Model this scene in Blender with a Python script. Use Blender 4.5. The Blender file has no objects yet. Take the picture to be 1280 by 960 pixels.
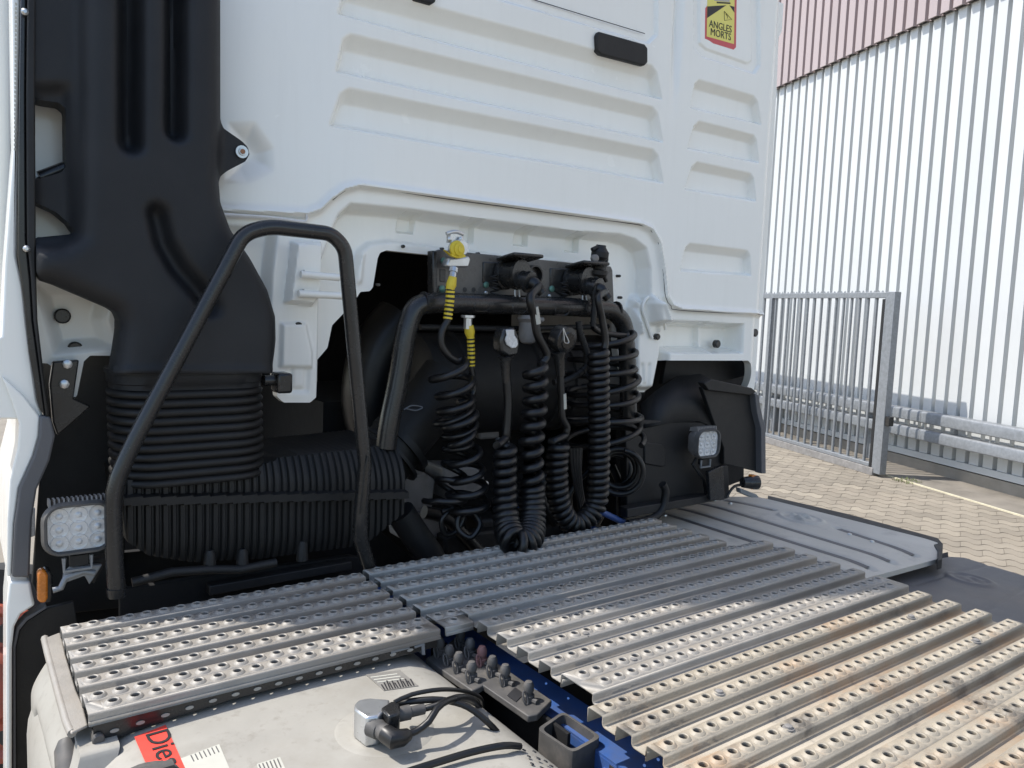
import bpy, bmesh, math, random
import numpy as np
from mathutils import Vector, Matrix
random.seed(7); rng = np.random.default_rng(7)
S = bpy.context.scene
COL = S.collection
R = math.radians

# ------------------------------------------------------------------ camera
F = 972.2304                       # focal length in photo pixels (photo 1280 wide)
CAM = np.array([-1.26, -1.78, 1.65])
_vx = np.array([1998-640, 436-480.]); _vy = np.array([-60-640, 358-480.])
ex = np.array([*_vx, F]); ex /= np.linalg.norm(ex)
ey = np.array([*_vy, F]); ey -= ex*(ey@ex); ey /= np.linalg.norm(ey)
ez = np.cross(ex, ey)
MW = np.stack([ex, ey, ez], 1)      # world -> camera (x right, y down, z forward)
cd = bpy.data.cameras.new('camera'); cam = bpy.data.objects.new('camera', cd); COL.objects.link(cam)
cd.sensor_width = 36; cd.lens = F/1280*36; cd.clip_start = 0.02; cd.clip_end = 1500
A = MW.T
cam.matrix_world = Matrix(((A[0][0], -A[0][1], -A[0][2], CAM[0]), (A[1][0], -A[1][1], -A[1][2], CAM[1]),
                           (A[2][0], -A[2][1], -A[2][2], CAM[2]), (0, 0, 0, 1)))
S.camera = cam

# ------------------------------------------------------------------ world, sun, exposure
SUN_AZ = np.array([0.77, -0.638]); SUN_AZ /= np.linalg.norm(SUN_AZ)   # way the light travels
SUN_EL = R(56)
w = bpy.data.worlds.new('World'); S.world = w; w.use_nodes = True
nt = w.node_tree; nt.nodes.clear()
sky = nt.nodes.new('ShaderNodeTexSky'); sky.sky_type = 'NISHITA'; sky.sun_disc = False
sky.sun_elevation = SUN_EL; sky.sun_rotation = math.atan2(-SUN_AZ[0], -SUN_AZ[1]) % (2*math.pi)
sky.air_density = 1.0; sky.dust_density = 1.2; sky.ozone_density = 0.6
bg = nt.nodes.new('ShaderNodeBackground'); bg.inputs['Strength'].default_value = 0.15
out = nt.nodes.new('ShaderNodeOutputWorld')
nt.links.new(sky.outputs[0], bg.inputs[0]); nt.links.new(bg.outputs[0], out.inputs[0])
sl = bpy.data.lights.new('sun', 'SUN'); sl.energy = 3.3; sl.angle = R(0.5); sl.color = (1, 0.95, 0.88)
so = bpy.data.objects.new('sun', sl); COL.objects.link(so)
so.rotation_euler = Vector((SUN_AZ[0]*math.cos(SUN_EL), SUN_AZ[1]*math.cos(SUN_EL), -math.sin(SUN_EL))).to_track_quat('-Z', 'Y').to_euler()
so.location = (-5, 5, 10)
S.view_settings.view_transform = 'Standard'; S.view_settings.look = 'None'
S.view_settings.exposure = 0.86; S.view_settings.gamma = 1
S.render.engine = 'CYCLES'; S.cycles.max_bounces = 6; S.cycles.use_denoising = True

# ------------------------------------------------------------------ survey helpers: where a sight line meets a real plane
def ray(px, py): return MW.T @ np.array([px-640, py-480, F])
def UY(px, py, y):
    d = ray(px, py); return CAM + d*((y-CAM[1])/d[1])
def UZ(px, py, z):
    d = ray(px, py); return CAM + d*((z-CAM[2])/d[2])
def XZ(pts, y=0.0): return [tuple(UY(a, b, y)[[0, 2]]) for a, b in pts]
def XY(pts, z): return [tuple(UZ(a, b, z)[[0, 1]]) for a, b in pts]
def path(pts, y):      # (px,py) or (px,py,y)
    return [Vector(UY(p[0], p[1], p[2] if len(p) > 2 else y)) for p in pts]
def mpp(px, py, y):    # metres per photo pixel there
    return float((MW @ (UY(px, py, y)-CAM))[2]/F)

# ------------------------------------------------------------------ materials
def mat(name, col, rough=0.5, metal=0.0, var=0.12, vscale=6, bump=0.0, bscale=200, dirt=None, dscale=3, damt=0.5,
        coat=0.0, stretch=None, spec=0.5, dirt2=None, d2scale=8, d2amt=0.4, spots=None, rand=0, valley=None):
    m = bpy.data.materials.new(name); m.use_nodes = True
    n = m.node_tree.nodes; l = m.node_tree.links; b = n['Principled BSDF']
    b.inputs['Roughness'].default_value = rough; b.inputs['Metallic'].default_value = metal
    b.inputs['Coat Weight'].default_value = coat; b.inputs['Coat Roughness'].default_value = 0.08
    b.inputs['Specular IOR Level'].default_value = spec
    g = n.new('ShaderNodeNewGeometry'); vec = g.outputs['Position']
    if stretch:
        mp = n.new('ShaderNodeMapping'); mp.inputs['Scale'].default_value = stretch
        l.new(vec, mp.inputs[0]); svec = mp.outputs[0]
    else: svec = vec
    def noise(scale, v, det=5, ro=0.6):
        t = n.new('ShaderNodeTexNoise'); t.inputs['Scale'].default_value = scale; t.inputs['Detail'].default_value = det
        t.inputs['Roughness'].default_value = ro; l.new(v, t.inputs['Vector']); return t.outputs['Fac']
    def ramp(fac, a, bb):
        r_ = n.new('ShaderNodeMapRange'); r_.inputs[1].default_value = a; r_.inputs[2].default_value = bb
        l.new(fac, r_.inputs[0]); return r_.outputs[0]
    def mix(fac, c1, c2):
        x = n.new('ShaderNodeMix'); x.data_type = 'RGBA'
        for s, c in ((x.inputs[6], c1), (x.inputs[7], c2)):
            if isinstance(c, tuple): s.default_value = (*c, 1)
            else: l.new(c, s)
        if isinstance(fac, float): x.inputs[0].default_value = fac
        else: l.new(fac, x.inputs[0])
        return x.outputs[2]
    c = tuple(col)
    lo = tuple(x*(1-var) for x in c); hi = tuple(min(1, x*(1+var)) for x in c)
    cur = mix(ramp(noise(vscale, vec), 0.3, 0.7), lo, hi)
    if dirt:
        f = ramp(noise(dscale, svec, 8, 0.7), 0.5, 0.75)
        mm = n.new('ShaderNodeMath'); mm.operation = 'MULTIPLY'; mm.inputs[1].default_value = damt; l.new(f, mm.inputs[0])
        cur = mix(mm.outputs[0], cur, tuple(dirt))
    if dirt2:
        f = ramp(noise(d2scale, vec, 8, 0.7), 0.55, 0.7)
        mm = n.new('ShaderNodeMath'); mm.operation = 'MULTIPLY'; mm.inputs[1].default_value = d2amt; l.new(f, mm.inputs[0])
        cur = mix(mm.outputs[0], cur, tuple(dirt2))
    if valley:
        sp = n.new('ShaderNodeSeparateXYZ'); l.new(vec, sp.inputs[0])
        f1 = n.new('ShaderNodeMapRange'); f1.inputs[1].default_value = 1.0425; f1.inputs[2].default_value = 1.0375; l.new(sp.outputs[2], f1.inputs[0])
        f2 = n.new('ShaderNodeMath'); f2.operation = 'MULTIPLY'; l.new(f1.outputs[0], f2.inputs[0]); l.new(ramp(noise(6, vec, 7, .65), .42, .72), f2.inputs[1])
        f3 = n.new('ShaderNodeMapRange'); f3.inputs[1].default_value = -.25; f3.inputs[2].default_value = .45; l.new(sp.outputs[0], f3.inputs[0])
        f4 = n.new('ShaderNodeMath'); f4.operation = 'MULTIPLY'; l.new(f2.outputs[0], f4.inputs[0]); l.new(f3.outputs[0], f4.inputs[1]); f2 = f4
        cur = mix(f2.outputs[0], cur, tuple(valley))
    if rand:
        oi = n.new('ShaderNodeObjectInfo'); rm = n.new('ShaderNodeMapRange'); rm.inputs[3].default_value = 1-rand; rm.inputs[4].default_value = 1+rand
        l.new(oi.outputs['Random'], rm.inputs[0]); sc_ = n.new('ShaderNodeVectorMath'); sc_.operation = 'SCALE'; l.new(cur, sc_.inputs[0]); l.new(rm.outputs[0], sc_.inputs['Scale']); cur = sc_.outputs[0]
    for sx, sy, sr in (spots or ()):
        vd = n.new('ShaderNodeVectorMath'); vd.operation = 'DISTANCE'; l.new(vec, vd.inputs[0]); vd.inputs[1].default_value = (sx, sy, 1.052)
        ad = n.new('ShaderNodeMath'); ad.operation = 'MULTIPLY_ADD'; l.new(noise(60, vec, 6, .7), ad.inputs[0]); ad.inputs[1].default_value = sr*2.4; l.new(vd.outputs['Value'], ad.inputs[2])
        f = n.new('ShaderNodeMapRange'); f.inputs[1].default_value = sr*2.25; f.inputs[2].default_value = sr*1.7; f.inputs[4].default_value = .7; l.new(ad.outputs[0], f.inputs[0])
        cur = mix(f.outputs[0], cur, (0.09, 0.08, 0.068))
    l.new(cur, b.inputs['Base Color'])
    rr = n.new('ShaderNodeMapRange'); rr.inputs[3].default_value = max(0.03, rough-0.1); rr.inputs[4].default_value = min(1, rough+0.12)
    l.new(noise(vscale*4, vec), rr.inputs[0]); l.new(rr.outputs[0], b.inputs['Roughness'])
    if bump:
        bp = n.new('ShaderNodeBump'); bp.inputs['Strength'].default_value = bump; bp.inputs['Distance'].default_value = 0.002
        l.new(noise(bscale, vec, 3), bp.inputs['Height']); l.new(bp.outputs[0], b.inputs['Normal'])
    m['api'] = 1
    return m
M = {}
M['panel'] = mat('black_panel_with_reflection', (0.085, 0.081, 0.075), 0.28, 0, 0.25, 9, 0, 1, (0.10, 0.09, 0.075), 7, 0.6)  # base colour lifted to carry the reflections on the panel
M['plate'] = mat('engraved_plate', (0.22, 0.21, 0.19), 0.5, 0.1, 0.1, 30)
M['white'] = mat('white_paint', (0.88, 0.875, 0.82), 0.22, 0, 0.012, 3, 0.0, 40, (0.62, 0.60, 0.54), 5, 0.10, 0.3, (6, 6, 0.5))
M['inner_white'] = mat('dusty_white_paint', (0.74, 0.73, 0.71), 0.4, 0, 0.05, 5, 0, 1, (0.45, 0.43, 0.38), 5, 0.4, 0, (6, 6, 0.8))
M['duct'] = mat('textured_black_plastic', (0.009936, 0.01118, 0.01366), 0.55, 0, 0.15, 8, 0.35, 900, (0.02898, 0.02898, 0.02898), 4, 0.4, spec=0.4)
M['bellow'] = mat('black_rubber', (0.005616, 0.005616, 0.005616), 0.6, 0, 0.2, 9, 0.1, 300, (0.01966, 0.01825, 0.01615), 8, 0.4)
M['black'] = mat('black_painted_metal', (0.018, 0.018, 0.018), 0.25, 0, 0.2, 9, 0, 1, (0.055, 0.05, 0.042), 6, 0.35)
M['dull'] = mat('dusty_black_metal', (0.0078, 0.0078, 0.00819), 0.6, 0, 0.3, 7, 0.2, 200, (0.02496, 0.02262, 0.0195), 6, 0.6)
M['hose'] = mat('black_hose', (0.004563, 0.004914, 0.005616), 0.4, 0, 0.2, 15, 0, 1, (0.01966, 0.01755, 0.01544), 12, 0.5)
M['dark'] = mat('shade_black', (0.00312, 0.00312, 0.00351), 0.85, 0, 0.3, 6, 0.3, 90)  # near-black: the shade of deep cavities is put into the colour
M['grey'] = mat('grey_plastic', (0.10, 0.10, 0.105), 0.55, 0, 0.08, 6, 0.15, 500)
M['fender'] = mat('faded_grey_plastic', (0.504, 0.4662, 0.3948), 0.55, 0, 0.1, 5, 0.3, 300, (0.38, 0.36, 0.32), 4, 0.6, dirt2=(0.2, 0.19, 0.18), d2scale=7)
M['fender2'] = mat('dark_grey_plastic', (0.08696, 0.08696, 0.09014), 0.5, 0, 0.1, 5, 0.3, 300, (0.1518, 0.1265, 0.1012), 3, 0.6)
M['alu'] = mat('dirty_galvanised_tread', (0.2772, 0.2578, 0.227), 0.5, 0.06, 0.14, 14, 0.25, 260, (0.3168, 0.2728, 0.22), 9, 0.7, dirt2=(0.2112, 0.1936, 0.176), d2scale=14, d2amt=0.5, rand=0.06)
SPOTS = [(*UZ(a, b, 1.05)[:2], r_) for a, b, r_ in ((1002, 904, .028), (1192, 855, .03), (1268, 892, .03), (1225, 880, .024), (970, 776, .02), (1082, 978, .03), (880, 735, .018), (1235, 822, .012))]
M['alu_clean'] = mat('galvanised_tread', (0.29, 0.275, 0.245), 0.45, 0.25, 0.1, 14, 0.2, 260, (0.42, 0.4, 0.36), 9, 0.6)
M['alu_rust'] = mat('rust_stained_tread', (0.2967, 0.2623, 0.2064), 0.55, 0.02, 0.12, 14, 0.3, 260, (0.344, 0.1892, 0.0817) , 4.5, 0.9, dirt2=(0.1204, 0.1075, 0.0946), d2scale=10, d2amt=0.85, spots=SPOTS, rand=0.06, valley=(0.36, 0.225, 0.12))
M['tank'] = mat('dusty_white_tank', (0.3108, 0.2982, 0.2646), 0.5, 0, 0.07, 9, 0.1, 100, (0.2436, 0.2226, 0.1848), 7, 0.6, dirt2=(0.21, 0.1932, 0.1638), d2scale=40, d2amt=0.6)
M['blue'] = mat('blue_frame_paint', (0.03456, 0.0918, 0.2808), 0.45, 0, 0.2, 6, 0, 1, (0.09, 0.0945, 0.108), 7, 0.8)
M['galv'] = mat('galvanised_steel', (0.225, 0.2385, 0.252), 0.45, 0.35, 0.15, 30, 0, 1, (0.171, 0.18, 0.1845), 12, 0.6)
M['zinc'] = mat('zinc_casting', (0.55, 0.56, 0.56), 0.3, 0.8, 0.1, 30)
M['greycast'] = mat('grey_cast_metal', (0.22, 0.21, 0.2), 0.6, 0.1, 0.2, 12, 0.2, 80, (0.1, 0.09, 0.08), 9, 0.6)
M['yellow'] = mat('yellow_plastic', (0.6624, 0.506, 0.0276), 0.42, 0, 0.08, 20, dirt=(0.414, 0.276, 0.046), dscale=25, damt=0.5)
M['amber'] = mat('amber_lens', (0.55, 0.17, 0.02), 0.25, 0, 0.2, 30, coat=0.3)
M['lens'] = mat('dusty_lamp_lens', (0.55, 0.56, 0.56), 0.25, 0.1, 0.1, 30, dirt=(0.4, 0.38, 0.34), dscale=20, damt=0.5, coat=0.4)
M['chrome'] = mat('lamp_reflector', (0.75, 0.75, 0.75), 0.2, 0.6, 0.05, 20)
M['red'] = mat('red_vinyl', (0.75, 0.07, 0.05), 0.4, 0, 0.06, 10)
M['sred'] = mat('sticker_red', (0.60, 0.09, 0.10), 0.4, 0, 0.06, 10)
M['syellow'] = mat('sticker_yellow', (0.80, 0.72, 0.18), 0.4, 0, 0.03, 10)
M['print'] = mat('black_print', (0.02, 0.02, 0.022), 0.5, 0, 0.1, 10)
M['paper'] = mat('paper_label', (0.442, 0.4377, 0.3825), 0.6, 0, 0.05, 20, dirt=(0.4675, 0.442, 0.3825), dscale=20, damt=0.5)
M['rustred'] = mat('red_wheel_paint', (0.33, 0.07, 0.04), 0.55, 0, 0.2, 10, dirt=(0.12, 0.06, 0.04), dscale=12, damt=0.6)
M['rust'] = mat('rusty_metal', (0.26, 0.13, 0.07), 0.8, 0, 0.3, 20, 0.5, 120)
M['clad_white'] = mat('white_cladding', (0.5181, 0.5343, 0.5343), 0.4, 0, 0.03, 0.8, rand=0.03)
M['clad_pink'] = mat('pale_red_cladding', (0.3698, 0.3096, 0.3053), 0.5, 0, 0.03, 1, rand=0.04)
M['concrete'] = mat('concrete', (0.261, 0.2385, 0.2025), 0.85, 0, 0.15, 4, 0.5, 60, (0.18, 0.162, 0.126), 5, 0.5)
M['joint'] = mat('sandy_joint', (0.13, 0.11, 0.085), 0.95, 0, 0.25, 5, 0.5, 60)
M['line'] = mat('pale_line', (0.51, 0.4675, 0.34), 0.8, 0, 0.15, 9)
M['grass'] = mat('grass', (0.10, 0.13, 0.03), 0.7, 0, 0.3, 20)
M['strip'] = mat('grimy_concrete', (0.18, 0.162, 0.135), 0.9, 0, 0.25, 3, 0.5, 60, (0.099, 0.09, 0.072), 2.5, 0.7)
M['tyre'] = mat('tyre_rubber', (0.02, 0.02, 0.02), 0.75, 0, 0.2, 10)
M['paver'] = mat('paver_sand', (0.2115, 0.1852, 0.1457), 0.85, 0, 0.12, 2.5, 0.5, 80, (0.1932, 0.1596, 0.1218), 1.2, 0.6, rand=0.13)
M['paver2'] = mat('paver_tan', (0.2303, 0.2021, 0.1579), 0.85, 0, 0.12, 2.5, 0.5, 80, (0.21, 0.1764, 0.1344), 1.2, 0.5, rand=0.13)
M['green'] = mat('green_bolt', (0.10, 0.22, 0.18), 0.4, 0.4, 0.1, 20)
M['capgrey'] = mat('sun_bleached_rubber', (0.075, 0.072, 0.068), 0.6, 0, 0.2, 30, dirt=(0.15, 0.13, 0.11), dscale=30, damt=0.5)
M['cappink'] = mat('faded_red_rubber', (0.22, 0.11, 0.10), 0.6, 0, 0.15, 30)

# ------------------------------------------------------------------ object helpers
def base(o): return o.location.copy()
def wpos(o):
    v = o.location.copy()
    if o.parent is not None: v += o.matrix_parent_inverse.translation+wpos(o.parent)
    return v
def link(o, parent=None):
    COL.objects.link(o)
    if parent is not None:
        o.parent = parent
        o.matrix_parent_inverse = Matrix.Translation(-wpos(parent))
    return o
def mk(name, v, f, m, parent=None, smooth=False, angle=None):
    me = bpy.data.meshes.new(name); me.from_pydata([tuple(x) for x in v], [], f); me.update()
    if m is not None: me.materials.append(M[m] if isinstance(m, str) else m)
    if smooth: me.polygons.foreach_set('use_smooth', [True]*len(me.polygons))
    if angle:
        me.polygons.foreach_set('use_smooth', [True]*len(me.polygons)); me.set_sharp_from_angle(angle=R(angle))
    return link(bpy.data.objects.new(name, me), parent)
def thing(name, label, cat, loc=(0, 0, 0), group=None):
    o = bpy.data.objects.new(name, None); o.location = loc; o.empty_display_size = 0.2; COL.objects.link(o)
    o['label'] = label; o['category'] = cat
    if group: o['group'] = group
    return o
def bev(o, wd=0.003, seg=2):
    md = o.modifiers.new('bevel', 'BEVEL'); md.width = wd; md.segments = seg; md.limit_method = 'ANGLE'; md.angle_limit = R(40)
    return o
def solid(o, t, off=-1):
    md = o.modifiers.new('solid', 'SOLIDIFY'); md.thickness = t; md.offset = off; return o

class MB:
    def __init__(s): s.v = []; s.f = []
    def add(s, v, f):
        k = len(s.v); s.v += [tuple(x) for x in v]; s.f += [tuple(i+k for i in q) for q in f]; return s
    def box(s, c, d, rot=None):
        hx, hy, hz = d[0]/2, d[1]/2, d[2]/2
        vs = [Vector((x, y, z)) for x in (-hx, hx) for y in (-hy, hy) for z in (-hz, hz)]
        if rot is not None: vs = [rot @ q for q in vs]
        c = Vector(c)
        return s.add([q+c for q in vs], [(0, 1, 3, 2), (4, 6, 7, 5), (0, 4, 5, 1), (2, 3, 7, 6), (0, 2, 6, 4), (1, 5, 7, 3)])
    def prism(s, poly, mapf, h0, h1):          # poly in (u,v); mapf(u,v,h)->xyz
        n = len(poly)
        return s.add([mapf(u, v, h0) for u, v in poly]+[mapf(u, v, h1) for u, v in poly],
                     [tuple(range(n-1, -1, -1)), tuple(range(n, 2*n))]+[(i, (i+1) % n, (i+1) % n+n, i+n) for i in range(n)])
    def tube(s, pts, r, seg=10, cap=True, flat=1.0):
        pts = [Vector(p) for p in pts]; n = len(pts)
        rs = r if isinstance(r, (list, tuple)) else [r]*n
        t0 = (pts[1]-pts[0]).normalized()
        nrm = t0.cross(Vector((0, 0, 1)) if abs(t0.z) < .9 else Vector((0, 1, 0))).normalized()
        vs = []; 
        for i in range(n):
            t = (pts[min(i+1, n-1)]-pts[max(i-1, 0)]).normalized()
            nrm = (nrm-t*nrm.dot(t)).normalized(); b = t.cross(nrm)
            for k in range(seg):
                a = 2*math.pi*k/seg
                vs.append(pts[i]+(nrm*math.cos(a)*flat+b*math.sin(a))*rs[i])
        fs = [(i*seg+k, i*seg+(k+1) % seg, (i+1)*seg+(k+1) % seg, (i+1)*seg+k) for i in range(n-1) for k in range(seg)]
        if cap: fs += [tuple(range(seg-1, -1, -1)), tuple((n-1)*seg+k for k in range(seg))]
        return s.add(vs, fs)
    def lathe(s, o, axis, prof, seg=20):       # prof: (dist along axis, radius)
        o = Vector(o); axis = Vector(axis).normalized()
        return s.tube_prof(o, axis, prof, seg)
    def tube_prof(s, o, axis, prof, seg):
        nrm = axis.cross(Vector((0, 0, 1)) if abs(axis.z) < .9 else Vector((0, 1, 0))).normalized(); b = axis.cross(nrm)
        vs = [o+axis*d+(nrm*math.cos(2*math.pi*k/seg)+b*math.sin(2*math.pi*k/seg))*r for d, r in prof for k in range(seg)]
        n = len(prof)
        fs = [(i*seg+k, i*seg+(k+1) % seg, (i+1)*seg+(k+1) % seg, (i+1)*seg+k) for i in range(n-1) for k in range(seg)]
        fs += [tuple(range(seg-1, -1, -1)), tuple((n-1)*seg+k for k in range(seg))]
        return s.add(vs, fs)
    def obj(s, name, m, parent=None, angle=35, smooth=False):
        o = mk(name, s.v, s.f, m, parent, smooth, None if smooth else angle)
        bm = bmesh.new(); bm.from_mesh(o.data); bmesh.ops.recalc_face_normals(bm, faces=bm.faces); bm.to_mesh(o.data); bm.free()
        return o
def spline(pts, step=0.01):
    pts = [Vector(p) for p in pts]; out_ = []
    for i in range(len(pts)-1):
        p0 = pts[max(i-1, 0)]; p1 = pts[i]; p2 = pts[i+1]; p3 = pts[min(i+2, len(pts)-1)]
        n = max(2, int((p2-p1).length/step))
        for k in range(n):
            t = k/n
            out_.append(0.5*((2*p1)+(p2-p0)*t+(2*p0-5*p1+4*p2-p3)*t*t+(3*p1-p0-3*p2+p3)*t**3))
    out_.append(pts[-1]); return out_
def fillet(pts, rad, n=7):
    pts = [Vector(p) for p in pts]; o = [pts[0]]
    for i in range(1, len(pts)-1):
        a, b, c = pts[i-1], pts[i], pts[i+1]
        d = min(rad, (a-b).length*.45, (c-b).length*.45)
        p = b+(a-b).normalized()*d; q = b+(c-b).normalized()*d
        for k in range(n+1):
            t = k/n; o.append(p*(1-t)**2+b*2*t*(1-t)+q*t*t)
    o.append(pts[-1]); return o
def coil(center, rad, turns, lead0=None, lead1=None, per=18, radf=None, jitter=0.0, warp=None):
    c = spline(center, 0.006); n = len(c); L = [0]
    for i in range(1, n): L.append(L[-1]+(c[i]-c[i-1]).length)
    tot = int(turns*per); res = []
    nrm = None
    ci = 0
    for j in range(tot+1):
        s = (float(np.interp(j/tot, *warp)) if warp else j/tot)*L[-1]
        while ci < n-2 and L[ci+1] < s: ci += 1
        f = 0 if L[ci+1] == L[ci] else (s-L[ci])/(L[ci+1]-L[ci])
        p = c[ci].lerp(c[ci+1], f); t = (c[min(ci+2, n-1)]-c[max(ci-1, 0)]).normalized()
        if nrm is None: nrm = t.cross(Vector((0, 1, 0))).normalized()
        nrm = (nrm-t*nrm.dot(t)).normalized(); b = t.cross(nrm)
        a = 2*math.pi*j/per
        rr = rad*(radf(j/tot) if radf else 1)*(1+jitter*math.sin(a*0.37+j*0.013))
        res.append(p+(nrm*math.cos(a)+b*math.sin(a))*rr+t*jitter*rad*math.sin(a*0.21))
    return (list(lead0) if lead0 else [])+res+(list(lead1) if lead1 else [])

# ------------------------------------------------------------------ pressed sheets: a height grid cut along an outline
def psdf(U, V, poly):                         # signed distance, negative inside
    P = np.array(poly, float); n = len(P); d = np.full(U.shape, 1e9); ins = np.zeros(U.shape, bool)
    for i in range(n):
        a = P[i]; b = P[(i+1) % n]; e = b-a; wx = U-a[0]; wy = V-a[1]
        t = np.clip((wx*e[0]+wy*e[1])/max(e@e, 1e-12), 0, 1)
        d = np.minimum(d, np.hypot(wx-e[0]*t, wy-e[1]*t))
        if a[1] != b[1]:
            c = ((a[1] > V) != (b[1] > V)) & (U < (b[0]-a[0])*(V-a[1])/(b[1]-a[1])+a[0]); ins ^= c
    return np.where(ins, -d, d)
def pline(U, V, pts):
    d = np.full(U.shape, 1e9)
    for a, b in zip(pts[:-1], pts[1:]):
        a = np.array(a); b = np.array(b); e = b-a
        t = np.clip(((U-a[0])*e[0]+(V-a[1])*e[1])/max(e@e, 1e-12), 0, 1)
        d = np.minimum(d, np.hypot(U-a[0]-e[0]*t, V-a[1]-e[1]*t))
    return d
def sst(x): x = np.clip(x, 0, 1); return x*x*(3-2*x)
def step_in(U, V, poly, wd): return sst(-psdf(U, V, poly)/wd)
def blur(H, k):
    if k < 1: return H
    x = np.arange(-3*k, 3*k+1); g = np.exp(-x*x/(2*k*k)); g /= g.sum(); p = len(x)//2
    for ax in (0, 1):
        H = np.apply_along_axis(lambda r_: np.convolve(np.pad(r_, p, mode='edge'), g, 'valid'), ax, H)
    return H
def sheet(name, m, parent, ur, vr, st, hf, outline, mapf, thick=0.0, holes=(), blurk=1):
    us = np.arange(ur[0], ur[1]+st*.5, st); vs = np.arange(vr[0], vr[1]+st*.5, st)
    U, V = np.meshgrid(us, vs, indexing='ij')
    H = blur(hf(U, V), blurk)
    D = psdf(U, V, outline)
    for h in holes: D = np.maximum(D, -psdf(U, V, h))
    nu, nv = U.shape; idx = np.full(U.shape, -1, int); verts = []; faces = []
    inside = D < 0
    ids = np.argwhere(inside); idx[inside] = np.arange(len(ids))
    uvh = [(U[i, j], V[i, j], H[i, j]) for i, j in ids]
    cut = {}
    def edge(a, b):
        k = (a, b) if a < b else (b, a)
        if k not in cut:
            da, db = D[k[0]], D[k[1]]; t = da/(da-db)
            cut[k] = len(uvh)
            uvh.append(tuple((1-t)*x[k[0]]+t*x[k[1]] for x in (U, V, H)))
        return cut[k]
    cnt = inside[:-1, :-1].astype(int)+inside[1:, :-1]+inside[1:, 1:]+inside[:-1, 1:]
    fi, fj = np.nonzero(cnt == 4)
    faces = list(zip(idx[fi, fj].tolist(), idx[fi+1, fj].tolist(), idx[fi+1, fj+1].tolist(), idx[fi, fj+1].tolist()))
    for i, j in np.argwhere((cnt > 0) & (cnt < 4)):
        cs = [(i, j), (i+1, j), (i+1, j+1), (i, j+1)]; poly = []
        for q in range(4):
            a = tuple(map(int, cs[q])); b = tuple(map(int, cs[(q+1) % 4]))
            if inside[a]: poly.append(int(idx[a]))
            if inside[a] != inside[b]: poly.append(edge(a, b))
        if len(poly) >= 3: faces.append(tuple(poly))
    n0 = len(uvh); verts = [mapf(*q) for q in uvh]
    if thick:                                  # a rim turned back from every border
        cnt_e = {}
        for f in faces:
            for a, b in zip(f, f[1:]+f[:1]):
                k = (a, b) if a < b else (b, a)
                cnt_e[k] = None if k in cnt_e else (a, b)
        dup = {}
        def back(i):
            if i not in dup:
                u, v, h = uvh[i]; dup[i] = len(verts); verts.append(mapf(u, v, h-thick))
            return dup[i]
        for e in [e for e in cnt_e.values() if e]:
            faces.append((e[1], e[0], back(e[0]), back(e[1])))
    me = bpy.data.meshes.new(name); me.from_pydata(verts, [], faces); me.update(); me.materials.append(M[m])
    me.polygons.foreach_set('use_smooth', [True]*len(me.polygons)); me.set_sharp_from_angle(angle=R(50))
    return link(bpy.data.objects.new(name, me), parent)
def wallmap(y0): return lambda u, v, h: (u, y0-h, v)
def plate(name, m, parent, pts, y, depth, bevel=0.002):      # flat plate whose outline lies on plane Y=y, going back by depth
    o = MB().prism(XZ(pts, y), lambda u, v, h: (u, h, v), y, y+depth).obj(name, m, parent, angle=30)
    return bev(o, bevel) if bevel else o
def tubeo(name, m, parent, pts, r, seg=12, flat=1.0):
    return MB().tube(pts, r, seg, True, flat).obj(name, m, parent, angle=50)
def text(name, s, size, m, parent, mtx, ext=0.0004):
    cu = bpy.data.curves.new(name, 'FONT'); cu.body = s; cu.size = size; cu.extrude = ext; cu.align_x = 'CENTER'; cu.resolution_u = 3
    t = bpy.data.objects.new(name, cu); COL.objects.link(t)
    dg = bpy.context.evaluated_depsgraph_get(); dg.update()
    me = bpy.data.meshes.new_from_object(t.evaluated_get(dg)); bpy.data.objects.remove(t)
    me.materials.clear(); me.materials.append(M[m]); me.name = name
    me.transform(mtx)
    return link(bpy.data.objects.new(name, me), parent)
def ellipse(cx, cy, a, b, n=24): return [(cx+a*math.cos(2*math.pi*k/n), cy+b*math.sin(2*math.pi*k/n)) for k in range(n)]
def rrect(cx, cy, a, b, r, n=5):
    o = []
    for sx, sy, a0 in ((1, 1, 0), (-1, 1, 90), (-1, -1, 180), (1, -1, 270)):
        for k in range(n+1):
            t = R(a0+90*k/n); o.append((cx+sx*(a-r)+r*math.cos(t), cy+sy*(b-r)+r*math.sin(t)))
    return o

# ================================================================== GROUND
g = mk('ground', [(-90, -90, -0.012), (90, -90, -0.012), (90, 90, -0.012), (-90, 90, -0.012)], [(0, 1, 2, 3)], 'paver'); g['kind'] = 'structure'
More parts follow.
